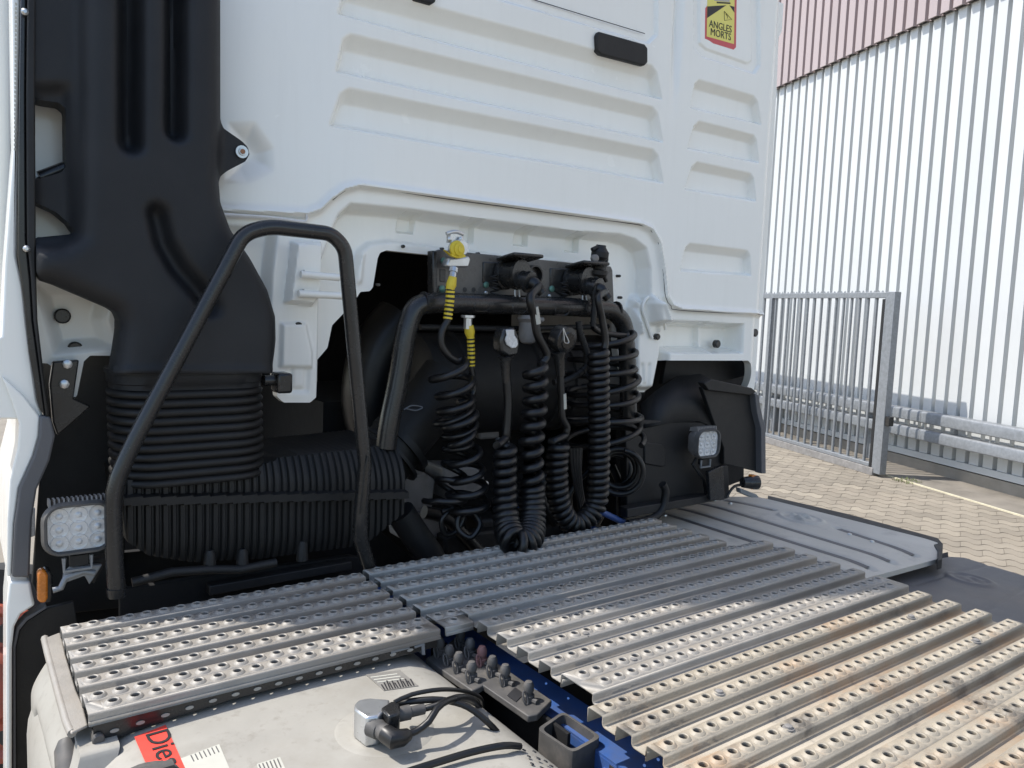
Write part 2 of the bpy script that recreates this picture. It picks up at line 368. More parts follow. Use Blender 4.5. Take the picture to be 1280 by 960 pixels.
# wavy interlocking pavers, laid at 45 degrees to the hall
ang = math.atan2(-0.937, -0.349)+R(45); du = np.array([math.cos(ang), math.sin(ang)]); dv = np.array([-du[1], du[0]])
PL, PW = 0.28, 0.165
def paver_mesh(nm, m, tilt):
    N = 16; bm = MB(); gap = 0.003; amp = 0.026; vs = []
    prof = [(-PL/2+gap*.6+(PL-1.2*gap)*k/N) for k in range(N+1)]
    wv = lambda x: amp*math.tanh(1.5*math.sin(4*math.pi*x/PL))/math.tanh(1.5)
    for z, ins in ((-0.02, 0), (-0.0006, 0), (0, 0.001)):
        for x in prof: 
            xx = max(min(x, PL/2-gap-ins), -PL/2+gap+ins); vs.append((x, wv(x)-PW/2+gap*3.4+ins, z))
        for x in reversed(prof):
            xx = max(min(x, PL/2-gap-ins), -PL/2+gap+ins); vs.append((x, wv(x)+PW/2-gap*3.4-ins, z))
    n = 2*(N+1); fs = [(r*n+i, r*n+(i+1) % n, (r+1)*n+(i+1) % n, (r+1)*n+i) for r in range(2) for i in range(n)]
    fs += [(2*n+k, 2*n+k+1, 3*n-2-k, 3*n-1-k) for k in range(N)]
    me = bpy.data.meshes.new(nm); me.from_pydata(vs, [], fs); me.materials.append(M[m]); return me
pm = [paver_mesh('paving_stone', k, 0) for k in ('paver', 'paver2', 'paver')]
cells = []
mk('paving_bed', [(1.0, -4, -.003), (9, -4, -.003), (12, 11, -.003), (1.0, 11, -.003)], [(0, 1, 2, 3)], 'joint', g)
for i in range(-70, 70):
    for j in range(-70, 70):
        c = du*(i*PL+(j % 2)*PL*.5)+dv*j*PW+np.array([6.0, 2.0])
        pc = MW @ (np.array([c[0], c[1], 0])-CAM)
        if pc[2] < .3: continue
        x, y = 640+F*pc[0]/pc[2], 480+F*pc[1]/pc[2]
        if -60 < x < 1500 and y < 1000 and pc[2] < 13 and c[0] > 1.3:
            vis = x > 945 and x < 1290 and y > 545 and y < 735 and not (x < 1170 and y > 640 and y > 620+(x-945)*.27)
            cells.append((not vis, pc[2], c))
cells.sort(key=lambda t: (t[0], t[1]))
rv, rf = [], []
for k, (nv, dpt, c) in enumerate(cells):
    rot = ang + random.uniform(-.012, .012); z = random.uniform(-.0008, .0008)
    if k < 300:
        o = bpy.data.objects.new('paving_stone', pm[k % 3 if random.random() < .6 else 0]); o.location = (c[0], c[1], z); o.rotation_euler = (random.uniform(-.006, .006), random.uniform(-.006, .006), rot)
        link(o, g)
    else:
        me = pm[0]; cs, sn = math.cos(rot), math.sin(rot); b0 = len(rv)
        for q in me.vertices: rv.append((c[0]+q.co.x*cs-q.co.y*sn, c[1]+q.co.x*sn+q.co.y*cs, q.co.z+z))
        for p in me.polygons: rf.append(tuple(b0+i for i in p.vertices))
o = mk('paving_stones', rv, rf, 'paver', g); o['kind'] = 'stuff'
# concrete strip along the hall and the pale edging line
W0 = np.array([7.716, 2.989]); WD = np.array([-0.34931, -0.93701]); WN = np.array([-0.93701, 0.34931])
def hall(s, off, z): p = W0+WD*s+WN*off; return (p[0], p[1], z)
def hallbox(mb, s0, s1, o0, o1, z0, z1):
    return mb.prism([(s0, o0), (s1, o0), (s1, o1), (s0, o1)], lambda u, v, h: hall(u, v, h), z0, z1)
o = hallbox(MB(), -9, 12, -0.2, 0.62, -0.05, 0.006).obj('concrete_strip', 'strip'); o['kind'] = 'structure'
o = hallbox(MB(), -9, 12, 0.625, 0.645, -0.05, 0.012).obj('edging_line', 'line'); o['kind'] = 'structure'

# ================================================================== HALL
hl = thing('warehouse', 'long white ribbed metal warehouse with pale red cladding above', 'warehouse', hall(0, 0, 0))
hallbox(MB(), -9, 12, -0.15, -0.004, -0.05, 0.12).obj('plinth', 'concrete', hl)
hallbox(MB(), -9, 12, -8, -0.10, 0.0, 9.0).obj('wall', 'clad_white', hl)
hallbox(MB(), -9, 12, -0.055, 0.012, 0.135, 0.205).obj('base_flashing', 'clad_white', hl)
PITCH = 0.17
def clad(nm, m, z0, z1, off, s):
    pr = [(0, 0), (.116, 0), (.122, -.055), (.158, -.055), (.1695, -.001)]
    mb = MB(); n = len(pr)
    vs = [hall(s+u, off+v, z) for z in (z0, z1) for u, v in pr]+[hall(s+u, off+v-.02, z) for z in (z0, z1) for u, v in pr]
    fs = [(i, i+1, n+i+1, n+i) for i in range(n-1)]+[(i, 2*n+i, 2*n+i+1, i+1) for i in range(n-1)]
    mb.add(vs, fs); return mb
c0 = clad('cladding_panel', 'clad_white', 0.208, 5.0, 0.0, -6.0).obj('cladding_panel', 'clad_white', hl, angle=20)
p0 = clad('upper_cladding_panel', 'clad_pink', 5.0, 9.2, 0.075, -6.0).obj('upper_cladding_panel', 'clad_pink', hl, angle=20)
for k in range(1, 95):
    for src in (c0, p0):
        o = src.copy(); o.location = src.location+Vector((WD[0]*PITCH*k, WD[1]*PITCH*k, 0)); COL.objects.link(o)
# guard rail in front of the hall
gr = thing('guard_rail', 'double galvanised guard rail on posts in front of white warehouse', 'guard rail', hall(0, .2, 0))
for z0, z1, nm in ((.385, .505, 'lower_beam'), (.575, .70, 'upper_beam')):
    mb = MB(); h = (z1-z0)
    pr = [(.12, z0+.012), (.125, z0), (.235, z0), (.247, z0+.004), (.25, z0+.012), (.25, z1-.028), (.245, z1-.012), (.232, z1), (.125, z1), (.12, z1-.012)]
    n = len(pr)
    mb.add([hall(s, a, b) for s in (-8, .70) for a, b in pr], [(i, (i+1) % n, (i+1) % n+n, i+n) for i in range(n)]+[tuple(range(n)), tuple(range(2*n-1, n-1, -1))])
    mb.add([hall(s, a, b) for s in (.704, 10) for a, b in pr], [(i, (i+1) % n, (i+1) % n+n, i+n) for i in range(n)]+[tuple(range(n)), tuple(range(2*n-1, n-1, -1))])
    mb.obj(nm, 'galv', gr, angle=18)
for s in (-6.2, -4.2, -2.2, -.2, 2.3, 4.6, 7):
    hallbox(MB(), s-.045, s+.045, .03, .118, 0.0, .68).obj('post', 'galv', gr)
for s in (.72, 1.55, 2.6):
    for z in (.545,):
        MB().lathe(hall(s, .19, z-.04), (0, 0, 1), [(0, .012), (.075, .012)], 8).obj('bolt', 'zinc', gr)
# ================================================================== GATE
G0 = np.array([6.7326, 2.5095]); GD = np.array([0.35013, 0.9367]); GN = np.array([-0.9367, 0.35013])
def gate(s, off, z): p = G0+GD*s+GN*off; return Vector((p[0], p[1], z))
gt = thing('sliding_gate', 'galvanised steel sliding gate of round bars standing in the yard', 'gate', gate(0, 0, 0))
def gbox(nm, s0, s1, o0, o1, z0, z1, m='galv'):
    return bev(MB().prism([(s0, o0), (s1, o0), (s1, o1), (s0, o1)], lambda u, v, h: gate(u, v, h), z0, z1).obj(nm, m, gt), .004)
gbox('end_post', 0, .13, -.04, .04, .03, 1.965)
gbox('guide_post', .14, .18, -.035, .035, .06, 1.89, 'dull')
gbox('top_rail', .132, 4.0, -.03, .03, 1.90, 1.96)
gbox('bottom_rail', .182, 4.0, -.035, .035, .085, .125)
gbox('track_beam', .10, 4.0, -.05, .05, .0, .082, 'greycast')
gbox('end_post', 2.19, 2.25, -.04, .04, .126, 1.899)
bar = tubeo('bar', 'galv', gt, [gate(.30, 0, .12), gate(.30, 0, 1.905)], .017, 10)
for k in range(1, 28):
    if abs(.30+k*.132-2.22) < .06: continue
    o = bar.copy(); o.location = bar.location+Vector((GD[0]*.132*k, GD[1]*.132*k, 0)); COL.objects.link(o)
mb = MB()                                     # serrated strip along the top
for k in range(60):
    s = .2+k*.06; mb.add([gate(s, -.001, 1.96), gate(s+.05, -.001, 1.96), gate(s+.025, -.001, 1.985), gate(s, .001, 1.96), gate(s+.05, .001, 1.96), gate(s+.025, .001, 1.985)],
                         [(0, 1, 2), (5, 4, 3), (0, 2, 5, 3), (1, 4, 5, 2)])
mb.obj('spike_strip', 'galv', gt)
tubeo('hanger_bolt', 'black', gt, [gate(.065, -.041, 1.92), gate(.065, -.046, 1.92)], .012, 10)
gbox('stop_buffer', -.06, -.002, -.03, .03, .56, .66, 'black')
# weeds at the gate foot
gv, gf = [], []
for k in range(160):
    p = gate(-.10-random.random()*.22, random.uniform(-.25, -.02), 0); a = random.uniform(0, 6.28); h = random.uniform(.015, .05); q = Vector((math.cos(a), math.sin(a), 0))
    b = len(gv); gv += [p-q*.003, p+q*.003, p+Vector((-q.y, q.x, 0))*h*.7+Vector((0, 0, h))]; gf.append((b, b+1, b+2))
o = mk('weeds', gv, gf, 'grass'); o['kind'] = 'stuff'; o['label'] = 'small tuft of weeds at the foot of the gate'; o['category'] = 'weeds'
# ================================================================== far building on the left
fb = thing('distant_hall', 'pale distant hall glimpsed left of the truck cab', 'building', (-5, 46, 0))
MB().box((-12, 50, 2.6), (26, 8, 5.2)).obj('wall', 'clad_white', fb)
MB().box((-12, 50, 5.35), (26.6, 8.6, .3)).obj('roof', 'greycast', fb)

# ================================================================== TRUCK
T = thing('tractor_truck', 'white tractor truck seen from behind its cab with black intake duct and metal catwalk', 'truck', (0, 0, 0))
# ---- cab shell
cs = [(-1.10, 1.57), (-1.12, 2.95), (-.99, 3.26), (-.75, 3.53), (1.05, 3.53), (1.17, 2.2), (1.15, 1.52), (.72, 1.52), (.72, 2.02), (-.80, 2.02), (-.80, 1.57)]
cab = bev(MB().prism(cs, lambda u, v, h: (u, h, v), .105, 2.1).obj('cab', 'inner_white', T), .02, 3)
# ---- pressed rear wall
Pz = lambda pts: XZ(pts, 0)
outl = Pz([(-10, -90), (999, -90), (996, 40), (990, 180), (980, 330), (977, 420), (967, 491), (953, 487), (942, 455), (938, 451), (840, 451), (833, 455), (829, 466), (828, 485), (824, 493),
           (806, 493), (800, 489), (798, 469), (792, 450), (786, 400), (783, 382), (772, 381), (771, 345), (764, 335), (541, 317), (494, 312), (486, 315), (483, 322), (477, 359), (473, 364), (461, 365),
           (446, 390), (429, 408), (423, 437), (406, 457), (399, 478), (398, 497), (390, 504), (357, 504), (349, 497), (345, 465), (250, 446), (114, 445), (106, 452), (97, 497), (90, 497), (84, 470), (60, 455), (-10, 450)])
louv = [[(432, -22), (820, 82), (828, 125), (421, 18)], [(430, 40), (821, 134), (829, 178), (419, 90)], [(428, 108), (822, 187), (830, 229), (411, 158)],
        [(434, -88), (820, 26), (828, 64), (424, -48)]]
louv = louv[:3]
small = [[(869, 98), (946, 120), (952, 156), (862, 135)], [(869, 150), (946, 169), (949, 204), (859, 186)], [(867, 201), (942, 217), (945, 252), (856, 237)], [(858, 303), (937, 313), (939, 345), (850, 339)]]
polyA = Pz([(180, 258), (277, 262), (383, 267), (400, 261), (413, 248), (430, 236), (450, 231), (800, 279), (814, 286), (824, 303), (830, 340), (833, 370), (840, 381), (852, 386), (1010, 396), (1010, 620), (180, 620)])
polyB = Pz([(414, 290), (424, 266), (440, 252), (519, 260), (620, 274), (721, 287), (779, 291), (798, 297), (813, 309), (819, 335), (819, 372), (823, 399), (934, 404), (932, 443), (842, 443), (842, 620), (395, 620), (400, 330)])
polyC = Pz([(440, 420), (452, 335), (460, 310), (473, 300), (500, 297), (640, 315), (752, 328), (775, 333), (784, 342), (788, 375), (792, 470), (440, 470)])
polyJ = Pz([(802, 372), (826, 370), (841, 397), (838, 445), (828, 492), (802, 492), (800, 440)])
polyD = Pz([(365, 300), (404, 300), (402, 370), (392, 384), (356, 380)])
polyE = Pz([(280, 280), (352, 282), (345, 340), (338, 470), (280, 470)])
polyF = Pz([(352, 402), (386, 402), (394, 440), (394, 462), (350, 462)])
polyG = Pz([(40, 352), (150, 352), (136, 400), (150, 438), (66, 446)])
pads = [Pz([(512, 262), (535, 264), (533, 292), (510, 290)]), Pz([(592, 271), (611, 273), (609, 304), (589, 302)]), Pz([(661, 281), (678, 283), (677, 308), (659, 306)]), Pz([(725, 288), (742, 291), (741, 316), (723, 314)]),
        Pz([(850, 402), (892, 402), (892, 442), (848, 442)]), Pz([(896, 404), (932, 405), (931, 442), (894, 442)])]
xr = UY(956, 200, 0)[0]; xe = UY(982, 40, 0)[0]; xv = UY(846, 60, 0)[0]; zv0 = UY(846, 165, 0)[2]
def conv(U, V, poly, wd, z=1):      # convex recess with its own slope on each side: top, right, bottom, left
    P = Pz(poly); r_ = np.full(U.shape, 1e9)
    for i in range(4):
        a = np.array(P[i]); b = np.array(P[(i+1) % 4]); e = (b-a)/np.linalg.norm(b-a)
        r_ = np.minimum(r_, ((U-a[0])*e[1]-(V-a[1])*e[0])/wd[i])
    for i in (0, 1):
        a = np.array(P[i]); e0 = a-np.array(P[i-1]); e0 /= np.linalg.norm(e0); e1 = np.array(P[(i+1) % 4])-a; e1 /= np.linalg.norm(e1)
        n = np.array([e0[1]+e1[1], -e0[0]-e1[0]]); n /= np.linalg.norm(n)
        r_ = np.minimum(r_, (((U-a[0])*n[0]+(V-a[1])*n[1])-.010)/(.5*(wd[i]+wd[i-1])))
    return np.clip(r_, 0, 1)
def sst2(x): return x
def wallh(U, V):
    H = np.zeros(U.shape)
    for q in louv: H -= .029*sst2(conv(U, V, q, (.033, .013, .012, .016)))
    for q in small: H -= .024*sst2(conv(U, V, q, (.026, .010, .010, .013)))
    H -= .010*step_in(U, V, Pz([(866, -90), (951, -90), (951, 82), (944, 93), (878, 72), (867, 60)]), .008)
    H += .006*step_in(U, V, Pz([(874, -90), (942, -90), (942, 76), (936, 80), (884, 62), (875, 54)]), .006)
    H -= .010*step_in(U, V, Pz([(480, -90), (823, -90), (823, 44), (812, 55), (665, 13), (560, -18)]), .008)
    H -= .018*np.exp(-((U-xv)/.016)**2)*sst((V-zv0)/.35)
    H += .010*np.exp(-(psdf(U, V, polyA)/.009)**2)
    H -= .012*step_in(U, V, polyA, .008)
    H -= .056*step_in(U, V, polyB, .024)
    H += .018*step_in(U, V, polyC, .012)
    H += .040*step_in(U, V, polyJ, .026)
    H += .028*step_in(U, V, polyD, .012)
    H -= .035*step_in(U, V, polyE, .02)
    H += .010*step_in(U, V, polyF, .01)
    H -= .030*step_in(U, V, polyG, .03)
    for q in pads: H -= .020*step_in(U, V, q, .007)
    H += .008*np.exp(-(pline(U, V, Pz([(462, 318), (459, 350)]))/.008)**2)
    for q in ([(366, 464), (366, 488), (385, 488), (386, 464)], [(811, 458), (812, 482), (818, 482), (820, 458)]):
        H -= .007*np.exp(-(pline(U, V, Pz(q))/.007)**2)
    H += .012*np.exp(-(pline(U, V, Pz([(810, 415), (803, 385), (808, 372), (820, 372), (828, 395), (831, 412)]))/.007)**2)
    H -= .020*step_in(U, V, Pz([(284, 150), (320, 150), (345, 185), (345, 215), (310, 232), (280, 228)]), .05)
    t = np.clip((U-xr)/(xe-xr), 0, 1.3); H -= .045*t*t
    t = np.clip((UY(330, 100, 0)[0]-U)/.10, 0, 1.0); H -= .014*t*t
    H += .0012*np.sin(U*9+V*3)+.0008*np.sin(V*13-U*5)
    return H
outl = [p for p in outl if not (p[0] < -1.0 and p[1] > 2.2)]
outl = [(-1.19, 2.22), (-1.15, 2.36), (-1.02, 2.70), (-.97, 2.79), (1.3, 2.79)]+[p for p in outl if p[1] < 2.79]
wall = sheet('cab_rear_wall', 'white', T, (-1.19, 1.235), (1.28, 2.80), .0038, wallh, outl, wallmap(0), .03, blurk=0)
# hinge seam, handles, plugs
for pts, nm in (([(749, 39), (806, 55), (810, 60), (810, 78), (806, 82), (752, 68), (747, 63), (746, 44)], 'vent_cover'), ([(515, -20), (541, -13), (546, -8), (545, 2), (540, 5), (518, -1)], 'vent_cover')):
    plate(nm, 'grey' if 0 else 'dull', wall, pts, -.012, .02, .004)
for px, py, r_, y in ((897, 430, 5, .055), (944, 416, 5.0, .03), (822, 421, 4, .02), (78, 395, 9.5, .03), (94, 436, 9, .03), (373, 408, 5.5, .01), (473, 356, 2.2, .04), (504, 308, 2.2, .045), (774, 345, 1.8, .045), (776, 372, 1.8, .045), (598, 317, 1.8, .045), (641, 321, 1.8, .045), (553, 311, 1.8, .045)):
    k = mpp(px, py, y)*r_; c = UY(px, py, y)
    MB().lathe((c[0], y+.012, c[2]), (0, -1, 0), [(0, k), (.014, k), (.0165, k*.8)], 16).obj('rubber_plug', 'black', wall)
for a, b in (((376, 343), (424, 347)), ((373, 367), (428, 370))):
    p = path([a, b], -.03); d = p[1]-p[0]
    tb = tubeo('lock_pin', 'white', wall, [p[0], p[0]+d*.3, p[0]+d*.5, p[1]], .0085, 12)
    MB().box(p[0]+d*.3+Vector((0, .012, .006)), (.035, .02, .012)).obj('pin_bracket', 'white', wall)
tubeo('hook_bead', 'white', wall, spline(path([(815, 423), (808, 402), (803, 385), (808, 373), (817, 371), (825, 380), (832, 412)], .022), .008), .0055, 8)
plate('hook_slot', 'print', wall, [(817, 389), (820, 391), (824, 401), (822, 402)], .018, .004, 0)
# seam between the floor pressing and the upper wall
tubeo('sealant_bead', 'inner_white', wall, spline(path([(278, 268), (340, 272), (382, 277), (383, 268), (400, 262)], -.004), .02), .004, 6)
tubeo('gap_seam', 'print', wall, spline(path([(416, 250), (432, 238), (452, 233.5), (560, 249), (680, 265), (800, 281.5), (814, 289), (823, 304), (829, 341), (832, 371), (839, 382.5), (852, 388), (954, 393.5)], .0), .015), .0011, 5)
tubeo('gap_seam', 'print', wall, path([(665, -1), (740, 22), (806, 42)], .004), .0012, 5)
# sticker
stk = plate('warning_sticker', 'sred', wall, [(882, -26), (921, -16), (920, 59), (917, 62), (884, 52), (881, 49)], .0035, .002, 0)
stk['label'] = 'yellow and red sticker reading ANGLES MORTS'
plate('sticker_field', 'syellow', stk, [(884.5, -24), (918.5, -15), (917.5, 55), (883.5, 45.5)], .0030, .0006, 0)
plate('sticker_black_bar', 'print', stk, [(884.3, 8), (908, 6.5), (884, 22.5)], .0025, .0006, 0)
plate('sticker_black_bar', 'print', stk, [(912, 6.8), (918, 8.5), (918, 15.5)], .0025, .0006, 0)
plate('lorry_print', 'paper', stk, [(893, -8), (912, -4), (912, 2.5), (893, 1)], .0025, .0006, 0)
plate('lorry_print', 'print', stk, [(896, 2), (913, 3.2), (913, 5), (896, 4)], .0026, .0006, 0)
tri = path([(905.3, 14), (914.8, 24.4), (905.6, 25.4)], .0024)
tubeo('warning_triangle', 'print', stk, tri+[tri[0]], .0009, 5)
tubeo('warning_triangle', 'print', stk, path([(907.3, 17.5), (909.5, 20.5), (909, 23)], .0024), .0009, 5)
for s, a, b in (('ANGLES', (886.5, 33.2), (914.6, 41.0)), ('MORTS', (888.3, 43.6), (913.4, 50.6))):
    p = UY(*a, .0024); q = UY(*b, .0024); dx = Vector(q-p)
    hgt = .05
    m_ = Matrix.Translation(Vector((p+q)/2)) @ Matrix.Rotation(math.atan2(dx.z, dx.x), 4, 'Y').inverted() @ Matrix.Rotation(R(90), 4, 'X')
    t = text('lettering', s, .052, 'print', stk, Matrix.Identity(4))
    co = np.array([v.co for v in t.data.vertices]); wd = co[:, 0].max()-co[:, 0].min(); k = dx.length/wd
    t.data.transform(m_ @ Matrix.Diagonal((k, k, 1, 1)))
# ---- side deflector, seal, fairing
sd = plate('side_deflector', 'white', T, [(13, -90), (27, -90), (23, 120), (20, 320), (29, 360), (33, 400), (46, 500), (56, 524), (-30, 524), (-40, 440), (2, 420), (6, 330), (17, 180)], -.085, .09, .004)
sl_ = plate('seal_strip', 'black', T, [(27, -90), (34, -90), (32, 120), (33, 300), (38, 350), (41, 400), (52, 480), (57, 522), (49, 510), (36, 440), (30, 380), (22, 320), (24, 120)], -.098, .03, .003)
plate('seal_strip', 'dull', T, [(35, -90), (45, -90), (44, 120), (45, 330), (47, 400), (55, 468), (62, 520), (57.5, 521), (52.5, 480), (42, 400), (39, 350), (34, 300), (33, 120)], -.105, .05, .004)
for px, py in ((31, 15), (33, 311)):
    c = UY(px, py, -.106); MB().lathe(c, (0, -1, 0), [(0, .006), (.003, .006), (.006, .003)], 10).obj('rivet', 'zinc', sl_)
mb = MB()
for k in range(34):
    c = UY(20-k*.05, 5+k*5.5, -.10); mb.box(c, (.003, .003, .004))
mb.obj('stitching', 'paper', sl_)
plate('corner_fairing', 'grey', T, [(50, 520), (63, 521), (69, 545), (62, 576), (46, 612), (40, 650), (37, 722), (15, 722), (18, 655), (24, 610), (42, 570), (49, 545)], -.105, .03, .004)
plate('corner_fairing', 'white', T, [(50, 521), (48.5, 545), (41.5, 570), (23.5, 610), (17.5, 655), (14.5, 721), (9, 722), (9, 650), (12, 600), (22, 560), (24, 530), (14, 500), (2, 470), (30, 495)], -.095, .35, .012)
plate('corner_fairing', 'white', T, [(11, 727), (38, 727), (41, 745), (44, 757), (26, 768), (18, 784), (15, 810), (15, 1000), (8, 1000), (8, 760)], -.10, .12, .006)
mf = plate('mud_flap', 'dull', T, [(20, 1000), (19, 810), (24, 788), (34, 776), (60, 760), (92, 752), (100, 800), (90, 1000)], -.07, .012, .002)
plate('flap_edge', 'grey', mf, [(16, 1000), (16, 808), (21, 784), (32, 772), (58, 757), (59, 760), (34, 776.5), (24.5, 788), (19.6, 810), (20.6, 1000)], -.085, .03, .002)
plate('inner_panel', 'dull', T, [(50, 430), (150, 430), (160, 640), (150, 760), (60, 770), (40, 730), (50, 600), (60, 540), (52, 470)], .10, .02)
plate('hinge_bracket', 'black', T, [(66, 452), (99, 450), (92, 498), (114, 508), (72, 545), (66, 528), (62, 480)], -.03, .02, .003)
for px, py in ((84, 455), (80, 480)):
    c = UY(px, py, -.03); MB().lathe(c, (0, -1, 0), [(0, .009), (.006, .009), (.008, .005)], 8).obj('bolt', 'zinc', T)
tubeo('duct_bracket', 'black', T, path([(50, 222), (92, 206)], -.04), .012, 8)
plate('duct_bracket', 'black', T, [(45, 222), (86, 206), (95, 262), (90, 268), (46, 240)], -.03, .02, .002)
c = UY(53, 231, -.032); MB().lathe(c, (0, -1, 0), [(0, .012), (.004, .012), (.007, .006)], 10).obj('bolt', 'dull', T)
# ---- air intake duct
YD = -.12
D_ = lambda pts: XZ(pts, YD)
duo = D_([(44, -90), (277, -90), (277.5, 148), (283, 158), (306, 174), (314, 182), (316, 191), (311, 200), (288, 212), (279, 219), (275.5, 228), (277, 252), (290, 287), (314, 322), (336, 362), (346, 396), (347, 425), (343, 450), (341, 466),
          (142, 466), (147, 440), (151, 412), (151, 400), (147, 391), (138, 385), (70, 356), (52, 350), (46, 340)])
win1 = D_([(46, 118), (78, 123), (85, 131), (86, 205), (80, 212), (46, 222)]); win2 = D_([(46, 250), (72, 262), (88, 276), (97, 291), (47, 296)])
dub = D_([(103, -90), (278, -90), (278, 150), (276, 225), (278, 252), (291, 287), (315, 322), (337, 362), (347, 396), (348, 425), (342, 480), (140, 480), (147, 440), (151, 412), (151, 400), (147, 391), (138, 385), (70, 356), (40, 346), (40, 308), (80, 304), (99, 292), (101, 240), (102, 120)])
def ducth(U, V):
    b = np.clip(-psdf(U, V, dub)/.035, 0, 1); H = -.022+.037*np.sqrt(np.clip(1-(1-b)**2, 0, 1))
    for q, wd, dp in (([(163, -90), (163, 178)], .021, .05), ([(220, -90), (219, 164)], .019, .05), ([(196, 268), (205, 305), (222, 335), (246, 362), (262, 383)], .020, .035)):
        H -= dp*sst(1.25-pline(U, V, D_(q))/wd)
    H -= .02*step_in(U, V, D_([(40, 100), (92, 100), (100, 298), (40, 298)]), .015)
    H += .004*np.exp(-(pline(U, V, D_([(104, -90), (104, 95)]))/.004)**2)
    H += .003*np.exp(-(pline(U, V, D_([(150, 450), (180, 330), (150, 260), (120, 200)]))/.004)**2)*0
    H += .010*np.exp(-(pline(U, V, D_([(138, 464), (345, 464)]))/.006)**2)
    return H
du_ = sheet('air_intake_duct', 'duct', T, (D_([(40, 0)])[0][0]-.03, D_([(352, 400)])[0][0]+.02), (D_([(142, 470)])[0][1]-.02, 2.72), .0055, ducth, duo, wallmap(YD), .06, (win1, win2), 1)
c = UY(302, 190, YD+.020)
MB().lathe(c, (0, -1, 0), [(0, .013), (.004, .013), (.004, .008), (.008, .007)], 14).obj('bolt', 'zinc', du_)
MB().lathe(c+np.array([0, -.008, 0]), (0, -1, 0), [(0, .0055), (.002, .005)], 8).obj('bolt_head', 'rust', du_)
for a, b in ((52, 22), (73, 26), (57, 313)):
    c = UY(a, b, YD+(.036 if b < 100 else .020)); k = mpp(a, b, YD)
    tubeo('clip_slot', 'black', du_, [Vector((c[0]+u, c[1]-.004, c[2]+v)) for u, v in rrect(0, 0, 5.5*k, 5*k, 3*k, 2)]+[Vector((c[0]+5.5*k, c[1]-.004, c[2]+2*k))], .0025, 6)
# collar and bellows: stacked rounded-rectangle rings
def loft(name, m, parent, rings, seg=8):
    vs = []; n = None
    for cx, cy, z, a, b, r_ in rings:
        rr = rrect(cx, cy, a, b, r_, seg); n = len(rr); vs += [(x, y, z) for x, y in rr]
    fs = [(i*n+k, i*n+(k+1) % n, (i+1)*n+(k+1) % n, (i+1)*n+k) for i in range(len(rings)-1) for k in range(n)]
    fs += [tuple(range(n-1, -1, -1)), tuple((len(rings)-1)*n+k for k in range(n))]
    mb = MB(); mb.add(vs, fs); return mb.obj(name, m, parent, angle=60)
xl, zt = UY(147, 466, -.14)[[0, 2]]; xr_, zb = UY(342, 492, -.14)[[0, 2]]; zb = UY(243, 489, -.14)[2]
bx, bhw = (xl+xr_)/2, (xr_-xl)/2
z1 = UY(243, 463, -.14)[2]
loft('duct_collar', 'duct', T, [(bx, -.03, zb, bhw, .085, .075), (bx, -.03, zb+.01, bhw, .085, .075), (bx, -.03, zb+.012, bhw+.003, .088, .075), (bx, -.03, z1-.012, bhw+.003, .088, .075), (bx, -.03, z1-.011, bhw+.007, .092, .075), (bx, -.03, z1-.002, bhw+.007, .092, .075), (bx, -.03, z1, bhw, .085, .075)])
zbt = UY(243, 611, -.15)[2]; N = 11; rings = []
for k in range(N):
    for t in range(8):
        f = (k+t/8)/N; z = zb+(zbt-zb)*f
        bulge = .0075*math.sqrt(max(0, math.sin(math.pi*t/8)))
        tilt = 0
        rings.append((bx+.004*f, -.03-.006*f, z, bhw-.003+bulge, .085+bulge, .083))
loft('intake_bellows', 'bellow', T, rings, 7)
p = UY(352, 478, -.08)
lt = bev(MB().box(p, (.035, .05, .045)).obj('duct_latch', 'black', T), .006); 
tubeo('latch_spigot', 'black', lt, [p+np.array([-.04, 0, .005]), p+np.array([0, 0, .005])], .012)
# ---- air filter box
YB = -.10
fo = XZ([(150, 600), (250, 596), (345, 578), (352, 574), (440, 566), (500, 560), (508, 572), (505, 640), (480, 660), (455, 682), (380, 692), (330, 700), (240, 704), (185, 694), (158, 676)], YB)
zl = XZ([(160, 624)], YB)[0][1]; zl2 = XZ([(450, 618)], YB)[0][1]; xl_ = XZ([(160, 624)], YB)[0][0]; xl2 = XZ([(450, 618)], YB)[0][0]
def boxh(U, V):
    line = zl+(zl2-zl)*(U-xl_)/(xl2-xl_)
    H = .0065*(np.abs(((U*1/.0165) % 1)-.5) < .30)
    up = np.clip((V-line-.02)/.12, 0, 1); H -= .09*up*up
    lo = np.clip((line-.06-V)/.14, 0, 1); H -= .07*lo*lo*lo
    H = np.where(np.abs(V-line) < .010, .022, H)
    return H
fb_ = sheet('air_filter_box', 'bellow', T, (fo[0][0]-.05, XZ([(510, 600)], YB)[0][0]+.02), (min(p[1] for p in fo)-.02, max(p[1] for p in fo)+.03), .003, boxh, fo, wallmap(YB), .25, blurk=0)
for a, b in ((262, 696), (303, 694), (378, 684)):
    c = UY(a, b, -.10); MB().lathe(c+np.array([0, 0, -.03]), (0, 0, 1), [(0, .014), (.035, .012), (.045, .008)], 10).obj('clip_foot', 'dull', fb_)
# frame pieces under the box
tubeo('box_support', 'dull', T, path([(165, 728), (215, 715), (260, 712), (300, 712), (345, 703)], -.11), .010, 8)
plate('support_panel', 'dark', T, [(150, 738), (250, 722), (440, 695), (470, 700), (470, 790), (150, 800)], -.06, .02)
plate('support_channel', 'dull', T, [(262, 733), (440, 702), (440, 712), (262, 745)], -.10, .03)
plate('chassis_bulkhead', 'dark', T, [(60, 700), (470, 660), (520, 700), (520, 900), (60, 900)], .12, .02)
